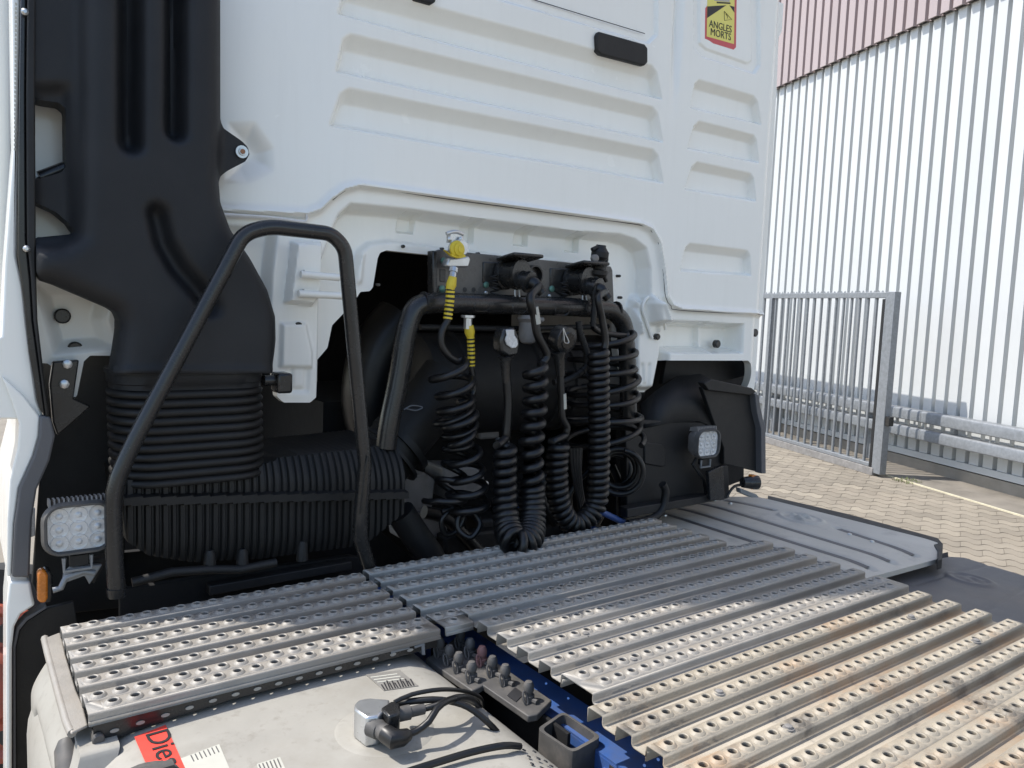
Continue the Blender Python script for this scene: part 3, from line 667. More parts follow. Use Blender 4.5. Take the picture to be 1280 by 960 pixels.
# ---- grab rail
hp = fillet(path([(146, 738), (143, 700), (141, 612), (165, 556), (304, 292), (336, 283), (414, 292), (431, 310), (454, 560)], -.185), .055, 8)
hr = tubeo('grab_rail', 'black', T, hp, .0158, 16)
hr['label'] = 'bent black tube grab rail in front of the intake duct'
tubeo('rail_leg', 'black', hr, path([(454, 555), (456, 580), (451, 645), (450, 672), (462, 712)], -.185), [.0155, .0155, .017, .018, .015], 12)
c = UY(146, 742, -.185); tubeo('rail_end_cap', 'black', hr, [Vector(c)+Vector((0, 0, .012)), Vector(c)+Vector((0, 0, -.006))], [.019, .016], 14)
c = path([(450, 642), (456, 588), (460, 570)], -.205); tubeo('wire', 'hose', hr, c, .0025, 6)
# ---- work lights
def work_light(px, py, Y, wpx):
    k = .122; c = Vector(UY(px, py, Y)); a, b = .5*k, .42*k
    mp = lambda u, v, h: (c.x+u, c.y-h, c.z+v)
    L = MB(); ra = rrect(0, 0, a*.72, b*.72, .02, 6); rb_ = rrect(0, 0, a*.95, b*.95, .03, 6); n = len(ra)
    L.add([mp(u, v, -.045) for u, v in ra]+[mp(u, v, -.012) for u, v in rb_]+[mp(u, v, 0) for u, v in rb_], [(j*n+i, j*n+(i+1) % n, (j+1)*n+(i+1) % n, (j+1)*n+i) for j in range(2) for i in range(n)]+[tuple(range(n))])
    for i in range(13):
        x = -a*.75+i*a*1.5/12; L.add([mp(x-.0015, b*.8, -.04), mp(x+.0015, b*.8, -.04), mp(x+.0015, b*1.06, -.035), mp(x-.0015, b*1.06, -.035), mp(x-.0015, b*.8, 0.0), mp(x+.0015, b*.8, 0.0), mp(x+.0015, b*1.12, -.005), mp(x-.0015, b*1.12, -.005)],
                                     [(0, 1, 2, 3), (4, 7, 6, 5), (0, 3, 7, 4), (1, 5, 6, 2), (2, 6, 7, 3)])
    L = L.obj('work_light', 'greycast', T, angle=30)
    mb = MB(); r0 = rrect(0, 0, a, b, .034, 7); r1 = rrect(0, 0, a*.93, b*.92, .03, 7); r2 = rrect(0, 0, a*.83, b*.80, .024, 7); n = len(r0)
    vs = [mp(u, v, -.004) for u, v in r0]+[mp(u, v, .010) for u, v in r1]+[mp(u, v, .010) for u, v in rrect(0, 0, a*.87, b*.85, .027, 7)]+[mp(u, v, .001) for u, v in r2]
    mb.add(vs, [(j*n+i, j*n+(i+1) % n, (j+1)*n+(i+1) % n, (j+1)*n+i) for j in range(3) for i in range(n)])
    mb.obj('bezel', 'capgrey', L, angle=30)
    MB().prism(rrect(0, 0, a*.84, b*.81, .024, 6), mp, -.003, .0008).obj('lens', 'lens', L)
    for i in (-1, 0, 1):
        for j in (-1, 0, 1):
            q = Vector(mp(i*a*.52, j*b*.5, .0)); rr = a*.255
            MB().lathe(q, (0, -1, 0), [(.0009, rr), (.0022, rr*.96), (.001, rr*.75), (.0012, rr*.4), (.0035, rr*.22), (.004, .001)], 14).obj('led_reflector', 'lens', L)
    mb = MB()
    mb.tube([mp(-.025, -b-.003, .0), mp(-.025, -b-.028, .0), mp(.020, -b-.028, .0), mp(.020, -b-.003, .0)], .004, 6)
    mb.obj('mount_yoke', 'galv', L)
    mb = MB().box(mp(0, -b-.012, -.012), (.03, .02, .02)); mb.obj('mount_block', 'dull', L)
    return L
l1 = work_light(98.5, 660, -.16, 80)
l1['label'] = 'large square work light with nine lenses beside the grab rail'
tubeo('light_bracket', 'galv', l1, path([(66, 738), (76, 735), (82, 722), (104, 714), (118, 716)], -.15), .006, 8, 1)
plate('light_bracket', 'galv', l1, [(80, 716), (90, 708), (128, 706), (122, 716), (112, 731), (106, 720), (84, 728), (78, 728)], -.15, .012, .002)
plate('light_bracket', 'dull', l1, [(104, 706), (136, 695), (118, 730), (106, 722)], -.13, .03, .002)
l2 = work_light(884, 554.5, -.07, 26)
l2['label'] = 'smaller looking work light inside the right wheel arch'
tubeo('light_bracket', 'dull', l2, path([(872, 570), (866, 580), (880, 600), (884, 625)], -.04), .006, 8)
def marker(pts, Y):
    o = plate('side_marker', 'black', T, [(p[0]+6, p[1]) for p in pts], Y+.012, .03, .003)
    plate('marker_lens', 'amber', o, pts, Y, .024, .004)
    return o
marker([(47, 718), (50, 713), (57, 714), (60, 720), (60, 748), (57, 754), (50, 754), (47, 750)], -.135)['label'] = 'amber side marker under the left work light'
plate('white_reflector', 'lens', T, [(38, 637), (44, 635), (44, 670), (38, 672)], -.08, .01)
m2 = MB().lathe(UY(928, 603, -.08), UY(947, 603, -.10)-UY(928, 603, -.08), [(0, .018), (.045, .025), (.06, .025)], 14).obj('side_marker', 'black', T)
m2['label'] = 'amber side marker behind the right wheel arch'
plate('marker_lens', 'amber', m2, [(941, 594), (947, 594), (948, 600), (948, 608), (946, 612), (940, 612)], -.10, .02, .003)
tubeo('marker_cable', 'hose', m2, spline(path([(908, 622), (918, 608), (935, 606), (944, 607)], -.08), .01), .005, 7)
plate('marker_foot', 'galv', m2, [(925, 610), (946, 618), (949, 622), (940, 622), (926, 616)], -.09, .02, .002)
plate('rear_bracket', 'black', T, [(886, 590), (904, 582), (906, 625), (888, 626)], -.08, .015, .002)
plate('rear_bracket', 'dull', T, [(896, 584), (910, 582), (912, 622), (900, 626)], -.05, .015, .002)
# ---- right inner wheel arch
pa = plate('inner_wheel_arch', 'dull', T, [(782, 520), (806, 525), (878, 528), (895, 540), (905, 575), (900, 622), (870, 628), (784, 642)], .0, .03, .004)
plate('arch_pocket', 'dull', pa, [(806, 552), (828, 556), (833, 562), (833, 582), (828, 584), (806, 580)], -.006, .01, .004)
pb = MB(); q0 = path([(800, 505), (820, 488), (848, 470), (876, 467), (900, 480), (918, 510), (925, 545)], .06); q1 = path([(806, 532), (806, 534), (840, 528), (875, 526), (892, 534), (902, 560), (905, 590)], -.005)
pb.add(q0+q1, [(i, i+1, 8+i-0-0, 7+i) for i in range(6)]); o = pb.obj('arch_liner', 'dull', T, angle=60); solid(o, .012)
plate('arch_back', 'dark', T, [(770, 430), (930, 440), (930, 600), (770, 660)], .25, .02)
plate('arch_back', 'dull', T, [(835, 440), (932, 440), (932, 470), (900, 478), (848, 470), (828, 480)], .12, .02)
fl = plate('rear_flap', 'dull', T, [(878, 484), (890, 488), (941, 493), (949, 497), (951, 510), (956, 532), (957, 589), (948, 590), (905, 580), (905, 560), (890, 520)], -.02, .02, .003)
plate('flap_edge', 'grey', fl, [(944, 492), (948.5, 494), (950.5, 512), (957, 534), (957.5, 592), (952, 592), (951.5, 536), (946, 514)], -.045, .03, .002)
plate('flap_rail', 'dull', fl, [(880, 479), (890, 474), (940, 485), (946, 490), (938, 494), (886, 488)], -.04, .03, .003)
# ---- grey rear mudguard
ZF = .94
def flat(z0): return lambda u, v, h: (u, v, z0+h)
fo2 = XY([(778, 644), (832, 626), (905, 618), (945, 620), (1172, 677), (1176, 684), (1172, 693), (1085, 717), (1040, 730), (900, 720), (790, 660)], ZF)
gro = [XY([(904, 623), (966, 637)], ZF), XY([(1047, 660), (1143, 691)], ZF), XY([(872, 626), (1117, 700)], ZF), XY([(844, 632), (1091, 708)], ZF), XY([(815, 636), (1066, 716)], ZF)]
em = XY([(1001, 648)], ZF)[0]; emx = abs(XY([(1027, 650)], ZF)[0][0]-em[0])+.02
ea, eb = .105, .055
def fenh(U, V):
    H = np.zeros(U.shape)
    for q in gro: H -= .010*sst(1.3-pline(U, V, q)/.014)
    e = np.hypot((U-em[0])/.058, (V-em[1])/.078)
    H += .011*np.exp(-((e-1)/.08)**2)
    for q in (((-.03, -.03), (.0, .035), (.03, -.03)), ((-.022, .0), (.022, .0)), ((-.035, .02), (-.01, -.035)), ((.035, .02), (.01, -.035)), ((-.02, .035), (.02, .035))):
        H += .011*np.exp(-(pline(U, V, [(em[0]+a, em[1]+b) for a, b in q])/.006)**2)
    vmin = -.60; t = np.clip((-.52-V)/.14, 0, 1); H -= .016*t*t
    t = np.clip((V-.02)/.25, 0, 1); H -= .022*t*t
    return H
us_ = [p[0] for p in fo2]; vs_ = [p[1] for p in fo2]
fn = sheet('rear_mudguard', 'fender', T, (min(us_)-.02, max(us_)+.02), (min(vs_)-.02, max(vs_)+.02), .005, fenh, fo2, flat(ZF), .015)
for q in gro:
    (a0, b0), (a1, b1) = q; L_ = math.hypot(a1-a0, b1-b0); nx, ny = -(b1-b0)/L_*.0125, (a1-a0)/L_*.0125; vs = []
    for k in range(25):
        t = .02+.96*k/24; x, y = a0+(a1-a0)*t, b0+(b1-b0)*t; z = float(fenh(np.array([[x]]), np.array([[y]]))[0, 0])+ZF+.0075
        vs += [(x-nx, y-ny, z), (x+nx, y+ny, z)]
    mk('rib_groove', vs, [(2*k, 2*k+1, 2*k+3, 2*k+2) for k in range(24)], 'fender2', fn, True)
fn['label'] = 'pale grey ribbed plastic mudguard with oval emblem'
e1 = XY([(960, 618), (1060, 641), (1173, 671), (1179, 678), (1178, 697), (1172, 699), (1172, 686), (1164, 677), (1060, 648), (960, 624)], ZF)
bev(MB().prism(e1, lambda u, v, h: (u, v, h), ZF-.035, ZF-.004).obj('mudguard_lip', 'dull', fn), .003)
for a, b in ((1062, 669), (1090, 678), (893, 626), (913, 630), (831, 645)):
    c = UZ(a, b, ZF-.002); MB().lathe(c, (0, 0, 1), [(0, .008), (.005, .007), (.007, .003)], 8).obj('screw', 'zinc', fn)
o = MB().prism(XY([(955, 740), (1090, 712), (1185, 690), (1190, 760), (1000, 800)], ZF-.1), lambda u, v, h: (u, v, h), ZF-.14, ZF-.1).obj('mudguard_underside', 'dark', fn)
# second dark mudguard
Z2 = .88
fo3 = XY([(1085, 722), (1110, 709), (1188, 696), (1205, 697), (1330, 735), (1345, 800), (1250, 800), (1120, 760)], Z2)
em2 = XY([(1213, 724.5)], Z2)[0]
seam = [XY([(1143, 731), (1200, 714), (1250, 703)], Z2), XY([(1232, 764), (1283, 733), (1310, 722)], Z2)]
def fen2(U, V):
    H = np.zeros(U.shape)
    for q in seam: H -= .006*np.exp(-(pline(U, V, q)/.004)**2)
    e = np.hypot((U-em2[0])/.045, (V-em2[1])/.06); H += .008*np.exp(-((e-1)/.12)**2)
    for q in (((-.025, -.03), (.0, .03), (.02, -.03)), ((-.02, .0), (.02, .0)), ((.025, .02), (.005, -.03))):
        H += .004*np.exp(-(pline(U, V, [(em2[0]+a, em2[1]+b) for a, b in q])/.005)**2)
    t = np.clip((-.85-V)/.5, 0, 1.2); H -= .06*t*t
    return H
us_ = [p[0] for p in fo3]; vs_ = [p[1] for p in fo3]
f2 = sheet('rear_mudguard', 'fender2', T, (min(us_)-.02, max(us_)+.02), (min(vs_)-.02, max(vs_)+.02), .005, fen2, fo3, flat(Z2), .05)
f2['label'] = 'dark smooth mudguard crown with oval emblem'
# ---- tread walkway
ZT = 1.05
def slat_mesh(x0, x1, wd, rows, last=.024, pitch=.030, seg=12, shift=0.0, dip=.0155):
    mb = MB(); L = x1-x0; n = int(L/pitch); e = (L-n*pitch)/2; xs = [0]+[e+pitch*i for i in range(n+1)]+[L]
    ri = .0035; yt0, yt1 = -.003, -wd+ri; rw = (yt0-yt1)/rows
    prs = [(0.0125, 0), (.0098, .0032), (.0078, .0040), (.0064, .0030), (.0060, -.008)]
    for rr in range(rows):
        ya, yb = yt0-rw*rr, yt0-rw*(rr+1); yc = (ya+yb)/2
        off = shift if rr % 2 == 0 else pitch*.5
        edges = [0, e+off-(pitch*.5 if off > 0 else 0)]
        cx0 = e+(pitch*.5 if rr % 2 else 0)
        m_ = n-(1 if rr % 2 else 0)
        mb.add([(0, ya, 0), (cx0, ya, 0), (cx0, yb, 0), (0, yb, 0)], [(0, 3, 2, 1)])
        xe_ = cx0+m_*pitch
        mb.add([(xe_, ya, 0), (L, ya, 0), (L, yb, 0), (xe_, yb, 0)], [(0, 3, 2, 1)])
        for i in range(m_):
            a, b = cx0+i*pitch, cx0+(i+1)*pitch; xc = (a+b)/2
            if random.random() < .0: continue
            vs = []
            for k in range(seg):      # square outer ring
                t = 2*math.pi*(k+.5)/seg; c_, s_ = math.cos(t), math.sin(t); q = 1/max(abs(c_), abs(s_))
                vs.append((xc+c_*q*pitch/2, yc+s_*q*(rw/2), 0))
            ko = min(.0125, rw*.46)/.0125
            for r_, z in prs:
                for k in range(seg):
                    t = 2*math.pi*(k+.5)/seg; vs.append((xc+math.cos(t)*r_*(ko if r_ > .0105 else 1), yc+math.sin(t)*r_*(ko if r_ > .0105 else 1), z))
            fs = [(j*seg+k, (j)*seg+(k+1) % seg, (j+1)*seg+(k+1) % seg, (j+1)*seg+k) for j in range(len(prs)) for k in range(seg)]
            mb.add(vs, fs)
    pr = [(0, -.024), (0, -.003), (-.001, -.001), (-.003, 0)]
    mb.add([(x, y, z) for x in (0, L) for y, z in pr], [(i, i+1, i+5, i+4) for i in range(3)])
    pr = [(-wd+ri, 0), (-wd+.001, -.001), (-wd, -.0035), (-wd, -dip+.004), (-wd-.0012, -dip+.001), (-wd-.004, -dip), (-wd-last, -dip), (-wd-last, -dip+.006)]
    k = len(pr); mb.add([(x, y, z) for x in (0, L) for y, z in pr], [(i, i+1, i+k+1, i+k) for i in range(k-1)])
    me = bpy.data.meshes.new('slat'); me.from_pydata(mb.v, [], mb.f)
    bm = bmesh.new(); bm.from_mesh(me); bmesh.ops.remove_doubles(bm, verts=bm.verts, dist=.0002)
    bm.to_mesh(me); bm.free(); me.polygons.foreach_set('use_smooth', [True]*len(me.polygons)); me.set_sharp_from_angle(angle=R(45))
    return me
def deck(name, label, x0, x1, ridges, m, dz=0.0, slant=0.0):
    root = bpy.data.objects.new(name, None); link(root, T); root['label'] = label; root.empty_display_size = .1
    cache = {}
    for r_ in ridges:
        y, wd, rows, gap = r_[:4]; mm = r_[4] if len(r_) > 4 else m
        k = (wd, rows, gap, mm)
        if k not in cache:
            cache[k] = slat_mesh(x0, x1, wd, rows, gap, dip=.0155 if gap > 0 else .0175); cache[k].materials.append(M[mm])
        o = bpy.data.objects.new('slat', cache[k]); o.location = (x0, y, ZT+dz); link(o, root); solid(o, .0022)
    return root
PT = .061
W1 = .037
hw = .0175
lp = deck('left_step', 'pale perforated metal step over the fuel tank', -1.118, -.538, [(c+hw, .035, 1, .0222) for c in (-.241, -.299, -.356, -.412, -.469)]+[(-.5095, .0705, 2, .0)], 'alu')
cp = deck('centre_walkway', 'shaded perforated walkway just behind the cab', -.524, .402, [(c+hw, .035, 1, .0232) for c in (-.228, -.286, -.344, -.404, -.463)], 'alu_clean')
for xa_, xb_, y_, wd_, rw_ in ((-.524, -.4625, -.4995, .076, 2), (-.4605, .402, -.5015, .032, 1)):
    me_ = slat_mesh(xa_, xb_, wd_, rw_, .0); me_.materials.append(M['alu_clean'])
    o = bpy.data.objects.new('slat', me_); o.location = (xa_, y_, ZT-.002); link(o, cp); solid(o, .0022)
mp_ = deck('main_walkway', 'dusty main perforated walkway of the truck in half shade', -.461, .497, [(c+hw, .035, 1, .0285) for c in (-.540, -.606, -.670, -.734, -.798)]+[(-.8400, .0805, 2, .0185)], 'alu', .004)
mp2 = deck('main_walkway', 'rust stained main perforated walkway nearest the camera', -.489, .495, [(c+hw, .035, 1, .0262) for c in (-.957, -1.019, -1.080, -1.142, -1.203)]+[(-1.243, .080, 2, .023)], 'alu_rust', .0)
mp3 = deck('main_walkway', 'rust stained front edge of the perforated walkway', -.489, .495, [(c+hw, .035, 1, .0262) for c in (-1.364, -1.425, -1.487)], 'alu_rust', .0)
for a, b, par in ((732, 791.6, mp_), (792, 824, mp_), (899, 864, mp2), (985.6, 908, mp2), (1139, 770, mp2), (1220, 800, mp2), (690, 760, mp_), (643, 761, mp_)):
    q = UZ(a, b, ZT+.005); MB().lathe((q[0], q[1], ZT+.0005), (0, 0, 1), [(0, .0088), (.0025, .0088), (.0027, .0062), (.006, .006), (.0068, .0045)], 12).obj('bolt', 'greycast', par)
# step end plate and tank fairing
ep = XY([(57, 797), (75, 790), (78.5, 801.5), (82, 818), (95, 862), (103.5, 880), (110, 906), (89, 916), (83, 905), (62, 822), (56, 805)], ZT-.0215)
o = bev(MB().prism(ep, lambda u, v, h: (u, v, h), ZT-.026, ZT-.0215).obj('step_end_plate', 'alu', lp), .003, 3)
q = path([(57, 800), (62, 825), (83, 905), (92, 928)], -.3)
rim = [Vector(UZ(a, b, ZT-.027)) for a, b in ((56, 798), (60, 815), (72, 860), (84, 903), (90, 917))]
tubeo('end_plate_fold', 'alu', lp, rim, .0065, 8)
# side cover of the tank under the step (cream moulding with a hollow)
YS = -.40
xs_ = -1.205
def UX(px, py, x):
    d = ray(px, py); return CAM+d*((x-CAM[0])/d[0])
so_ = [(-.235, 1.01), (-.22, .98), (-.21, .60), (-.70, .60), (-.66, .93), (-.61, 1.008)]
hol = [(-.285, .94), (-.275, .66), (-.60, .66), (-.575, .90), (-.545, .95)]
cov = sheet('tank_side_cover', 'tank', T, (-.72, -.19), (.58, 1.03), .006, lambda U, V: -.03*step_in(U, V, hol, .03)-.035*sst((V-.93)/.09)-.0, so_, lambda u, v, h: (-1.165-h, u, v), .05)
# slotted bracket strip below the step front edge
sb_y = -.60
o = MB(); n_ = 18
y0 = -.585
stp = MB().prism([(-1.112, 1.033), (-1.112, 1.0), (-1.06, 1.006), (-1.00, 1.012), (-.92, 1.018), (-.545, 1.018), (-.545, 1.033)], lambda u, v, h: (u, h, v), -.5815, -.5785).obj('slotted_strip', 'black', lp)
for k in range(15):
    x = -1.085+k*.0345; z = 1.0255 if x > -.93 else 1.0255-(-.93-x)*.055
    MB().prism(ellipse(x, z, .0062, .0028, 12), lambda u, v, h: (u, h, v), -.5835, -.582).obj('slot', 'tank', stp)
MB().box((-.828, -.40, ZT-.0275), (.57, .34, .003)).obj('step_light_blocker', 'dark', lp)  # added plate, stops sunlight falling through the step holes onto the tank
for a, b, r_ in ((123, 925, 7.5),):
    c = UY(a, b, -.588); MB().lathe(c, (0, -1, 0), [(-.02, r_*.0011), (.0, r_*.0011), (.002, r_*.0009)], 16).obj('strip_pin', 'capgrey', stp)
plate('step_hook', 'galv', lp, [(489, 814), (512, 809), (513, 811), (494, 816), (492, 821), (489, 821)], -.583, .03, .001)
plate('step_hook', 'galv', lp, [(518, 808), (531, 804), (532, 819), (528, 819), (527, 808), (519, 811)], -.583, .03, .001)
# latch below the end plate
c = UZ(86, 942, .98)
hb = MB().lathe(UZ(84, 925, 1.0), UZ(86, 965, .97)-UZ(84, 925, 1.0), [(0, .012), (.012, .017), (.05, .017)], 14).obj('latch_buffer', 'capgrey', lp)
MB().lathe(UZ(87, 942, .985), Vector((0, -1, .1)), [(0, .013), (.012, .013), (.015, .010)], 14).obj('latch_pin', 'capgrey', lp)
# ---- fuel tank
tk = []
xa, xb, zt_, rr = -1.175, -.498, 1.006, .14
prof = []
for k in range(9):
    t = R(180-90*k/8); prof.append((xa+rr+rr*math.cos(t), zt_-rr+rr*math.sin(t)))
for k in range(1, 8): 
    f = k/8; prof.append((xa+rr+(xb-xa-2*rr)*f, zt_+.003*math.sin(math.pi*f)))
for k in range(9):
    t = R(90-90*k/8); prof.append((xb-rr+rr*math.cos(t), zt_-rr+rr*math.sin(t)))
prof += [(xb, .40), (xa, .40)]
mb = MB(); n = len(prof); cxm, czm = (xa+xb)/2, .7
ys_ = [(-.18, .90), (-.20, .97), (-.23, .995), (-.26, 1.0), (-1.05, 1.0), (-1.60, 1.0)]
vs = [((x-cxm)*s+cxm, y, (z-czm)*s+czm) for y, s in ys_ for x, z in prof]
fs = [(j*n+i, j*n+(i+1) % n, (j+1)*n+(i+1) % n, (j+1)*n+i) for j in range(len(ys_)-1) for i in range(n)]+[tuple(range(n)), tuple(range(len(ys_)*n-1, (len(ys_)-1)*n-1, -1))]
mb.add(vs, fs); tank = mb.obj('fuel_tank', 'tank', T, angle=40)
tank['label'] = 'dusty off white fuel tank under the left step'
def tz(x): 
    f = np.clip((x-xa-rr)/(xb-xa-2*rr), 0, 1); return zt_+.003*math.sin(math.pi*f)
def ontank(pts, h):
    o = []
    for a, b in pts:
        p = UZ(a, b, zt_+.004)
        z = tz(p[0])
        if p[0] > xb-rr: z = zt_-rr+math.sqrt(max(rr*rr-(p[0]-xb+rr)**2, 0))
        o.append((*UZ(a, b, z+h)[:2], z+h))
    return o
def decal(nm, m, pts, h=.0012):
    v = ontank(pts, h); n = len(v); v2 = [(x, y, z-.001) for x, y, z in v]
    return mk(nm, v+v2, [tuple(range(n))]+[(i, i+n, (i+1) % n+n, (i+1) % n) for i in range(n)], m, tank)
rl = decal('diesel_label', 'red', [(168, 921), (207, 906), (236, 970), (196, 985)]); rl['label'] = 'red label with the word Diesel'
a_ = ontank([(181, 917), (211, 979)], .0022); pa_, pb_ = Vector(a_[0]), Vector(a_[1]); dx = pb_-pa_
t = text('lettering', 'Diesel', .05, 'print', rl, Matrix.Identity(4)); co = np.array([v.co for v in t.data.vertices]); k = dx.length/(co[:, 0].max()-co[:, 0].min())*.95
t.data.transform(Matrix.Translation((pa_+pb_)/2+Vector((0, 0, 0))) @ Matrix.Rotation(math.atan2(dx.y, dx.x), 4, 'Z') @ Matrix.Diagonal((k, k*.8, 1, 1)))
pl = decal('paper_label', 'paper', [(226, 948), (274, 930), (292, 972), (240, 990)])
pl2 = decal('small_label', 'paper', [(321, 955), (350, 946), (362, 972), (330, 985)])
for k in range(7):
    decal('print_line', 'fender2', [(238+k*5.2, 944-k*1.9), (239.2+k*5.2, 943.6-k*1.9), (243+k*5.2, 951-k*1.9), (241.8+k*5.2, 951.4-k*1.9)], .0018)
for k in range(6):
    decal('print_line', 'fender2', [(323+k*4.6, 955.5-k*1.45), (324.4+k*4.6, 955-k*1.45), (329+k*4.6, 966-k*1.45), (327.6+k*4.6, 966.4-k*1.45)], .0018)
dp = decal('data_plate', 'plate', [(457, 843), (500, 837.5), (523, 857), (480, 863)])
for k in range(12):
    a = 476+k*3.3; decal('print_line', 'print' , [(a, 855.5-k*.45-(k*7 % 5)), (a+1.6, 855.2-k*.45-(k*7 % 5)), (a+6, 862-k*.5), (a+4.4, 862.2-k*.5)], .0018)
for k in range(3):
    decal('print_line', 'paper', [(463+k*4, 846+k*3), (496+k*4, 841.7+k*3), (497+k*4, 842.6+k*3), (464+k*4, 847+k*3)], .0018)
# filler cap at the lower edge
c = ontank([(186, 990)], 0)[0]
MB().lathe(c, (0, 0, 1), [(0, .042), (.012, .042), (.02, .038), (.024, .03), (.024, .01)], 22).obj('filler_cap', 'capgrey', tank)
MB().box((c[0], c[1], c[2]+.026), (.06, .016, .012)).obj('filler_cap', 'capgrey', tank)
# raised boss round the level sensor
c = Vector(ontank([(470, 915)], 0)[0])
MB().lathe(c+Vector((.01, 0, -.006)), (0, 0, 1), [(0, .085), (.005, .078), (.008, .062)], 36).obj('sensor_boss', 'tank', tank)
sn = Vector(UZ(478, 886, zt_+.055))
sb = bev(MB().prism([(u, v) for u, v in XY([(443, 880), (449, 874), (462, 872), (487, 874), (487, 882), (473, 895), (458, 897), (443, 886)], zt_+.05)], lambda u, v, h: (u, v, h), zt_+.005, zt_+.05).obj('level_sensor', 'zinc', tank), .003)
sb['label'] = 'metal fuel level sensor with black plugs'
bev(MB().prism(XY([(476, 886), (490, 877), (500, 881), (500, 893), (486, 897)], zt_+.052), lambda u, v, h: (u, v, h), zt_+.012, zt_+.054).obj('sensor_block', 'black', sb), .003)
def pz(pts): return [Vector(UZ(a, b, zt_+h)) for a, b, h in pts]
tubeo('sensor_plug', 'capgrey', sb, pz([(462, 908, .032), (474, 912, .032), (476, 913, .032), (484, 918, .032)]), [.013, .014, .012, .012], 14)
tubeo('sensor_plug', 'hose', sb, pz([(482, 917, .032), (492, 924, .031), (503, 922, .03), (510, 918, .03)]), [.013, .014, .012, .009], 14)
tubeo('sensor_plug', 'capgrey', sb, pz([(494, 894, .035), (512, 890, .035), (513, 890, .035), (530, 886, .035)]), [.011, .011, .008, .008], 14)
for w_ in ([(508, 918, .03), (520, 914, .03), (536, 902, .04), (546, 886, .05), (560, 876, .05), (580, 874, .03), (596, 880, -.01)],
           [(528, 886, .035), (545, 882, .04), (570, 872, .045), (590, 874, .02), (599, 884, -.03)],
           [(495, 880, .04), (520, 876, .045), (552, 875, .045), (585, 884, .03), (615, 908, .0), (636, 935, -.06)],
           [(493, 878, .05), (515, 868, .055), (550, 862, .055), (580, 864, .03), (600, 872, -.01), (604, 885, -.06)],
           [(500, 968, .012), (540, 955, .012), (590, 940, .012), (630, 932, .012), (650, 933, .0)]):
    tubeo('cable', 'hose', tank, spline(pz(w_), .01), .0052 if w_[0][0] != 493 else .0035, 8)
mb = MB()
for a, b in ((655, 938), (661, 946), (668, 940), (673, 949), (682, 952), (677, 960), (689, 958), (665, 955), (695, 966)):
    p = ontank([(a, b)], .0003)[0]; mb.lathe(p, (0.5, 0, 1), [(0, .0035), (.0012, .003)], 8)
mb.obj('strap_holes', 'print', tank)
# ---- diagnostic fitting plate
ZP = .985
pl_ = XY([(532, 823), (551, 812), (573, 793), (597, 812), (604, 820), (618, 826), (690, 875), (672, 893), (660, 895), (604, 856), (598, 860), (590, 863)], ZP)
fp = bev(MB().prism(pl_, lambda u, v, h: (u, v, h), ZP-.012, ZP).obj('fitting_plate', 'capgrey', T), .002)
fp['label'] = 'metal plate with a cluster of black capped test fittings'
hp_ = XY([(634, 869), (644, 859), (655, 867), (645, 877)], ZP+.0015); MB().prism(hp_, lambda u, v, h: (u, v, h), ZP-.001, ZP+.0015).obj('plate_opening', 'print', fp)
for i, (a, b) in enumerate(((549, 818), (561, 828), (573, 837), (575, 807), (587, 819), (602, 829), (589, 849), (615, 842), (631, 853), (660, 875))):
    c = Vector(UZ(a, b, ZP)); mm = 'cappink' if i == 5 else 'capgrey'
    f = MB().lathe(c, (0, 0, 1), [(0, .011), (.010, .011), (.011, .008), (.016, .008), (.017, .0095), (.026, .0095), (.030, .0075), (.033, .006), (.034, .002)], 12).obj('test_fitting', mm, fp)
    ring = [c+Vector((-.012+.007*math.cos(t)*.6, -.008+.005*math.sin(t), .010+.010*math.sin(t))) for t in np.linspace(0, 6.28, 13)]
    tubeo('cap_strap', mm, f, ring, .0018, 6)
    MB().lathe(c+Vector((.003, -.012, .003)), (0.2, -1, 0), [(-.01, .005), (.008, .005), (.008, .0035)], 8).obj('fitting_nipple', 'capgrey', f)
bev(MB().prism([(-.475, -.44), (-.468, -.44), (-.468, -.88), (-.475, -.88)], lambda u, v, h: (u, v, h), .55, .972).obj('gap_dark_plate', 'dark', T), .001)  # dark plate added to keep the gap beside the tank in shade
plate_under = MB().prism(XY([(540, 830), (575, 805), (690, 885), (640, 930)], ZP-.15), lambda u, v, h: (u, v, h), ZP-.19, ZP-.15).obj('hose_tray', 'dark', T)
# square tube bracket
bo = XY([(668, 914), (705, 888), (720, 895), (757, 926), (742, 934), (708, 938)], .94)
zq = .975
ho = [Vector((*p, zq)) for p in XY([(671, 911), (704, 889), (752, 921), (716, 941)], zq)]
def frame_tube(nm, m, parent, quad, depth, th):
    c = sum(quad, Vector())/4; mb = MB(); vs = []
    inn = [c+(q-c)*(1-th/((q-c).length)*1.3) for q in quad]
    for src, dz in ((quad, 0), (inn, 0), (inn, -depth), (quad, -depth)):
        pts = []
        for i in range(4):
            a, b, d_ = src[i-1], src[i], src[(i+1) % 4]
            for t in (0, .25, .5, .75, 1):
                p_ = b+(a-b).normalized()*.012; q_ = b+(d_-b).normalized()*.012
                pts.append(p_*(1-t)**2+b*2*t*(1-t)+q_*t*t)
        vs += [p+Vector((0, 0, dz)) for p in pts]
    n = 20; mb.add(vs, [(j*n+i, j*n+(i+1) % n, ((j+1) % 4)*n+(i+1) % n, ((j+1) % 4)*n+i) for j in range(4) for i in range(n)])
    return mb.obj(nm, m, parent, angle=30)
sqt = frame_tube('square_tube_bracket', 'capgrey', T, ho, .12, .006)
plate_f = MB().box((UZ(713, 925, .86)), (.13, .07, .004)).obj('tube_floor', 'print', sqt)
p = Vector(UZ(752, 950, .92)); MB().lathe(p, (.4, -1, -.2), [(0, .010), (.012, .0145), (.03, .013)], 8).obj('rusty_nut', 'rust', sqt)
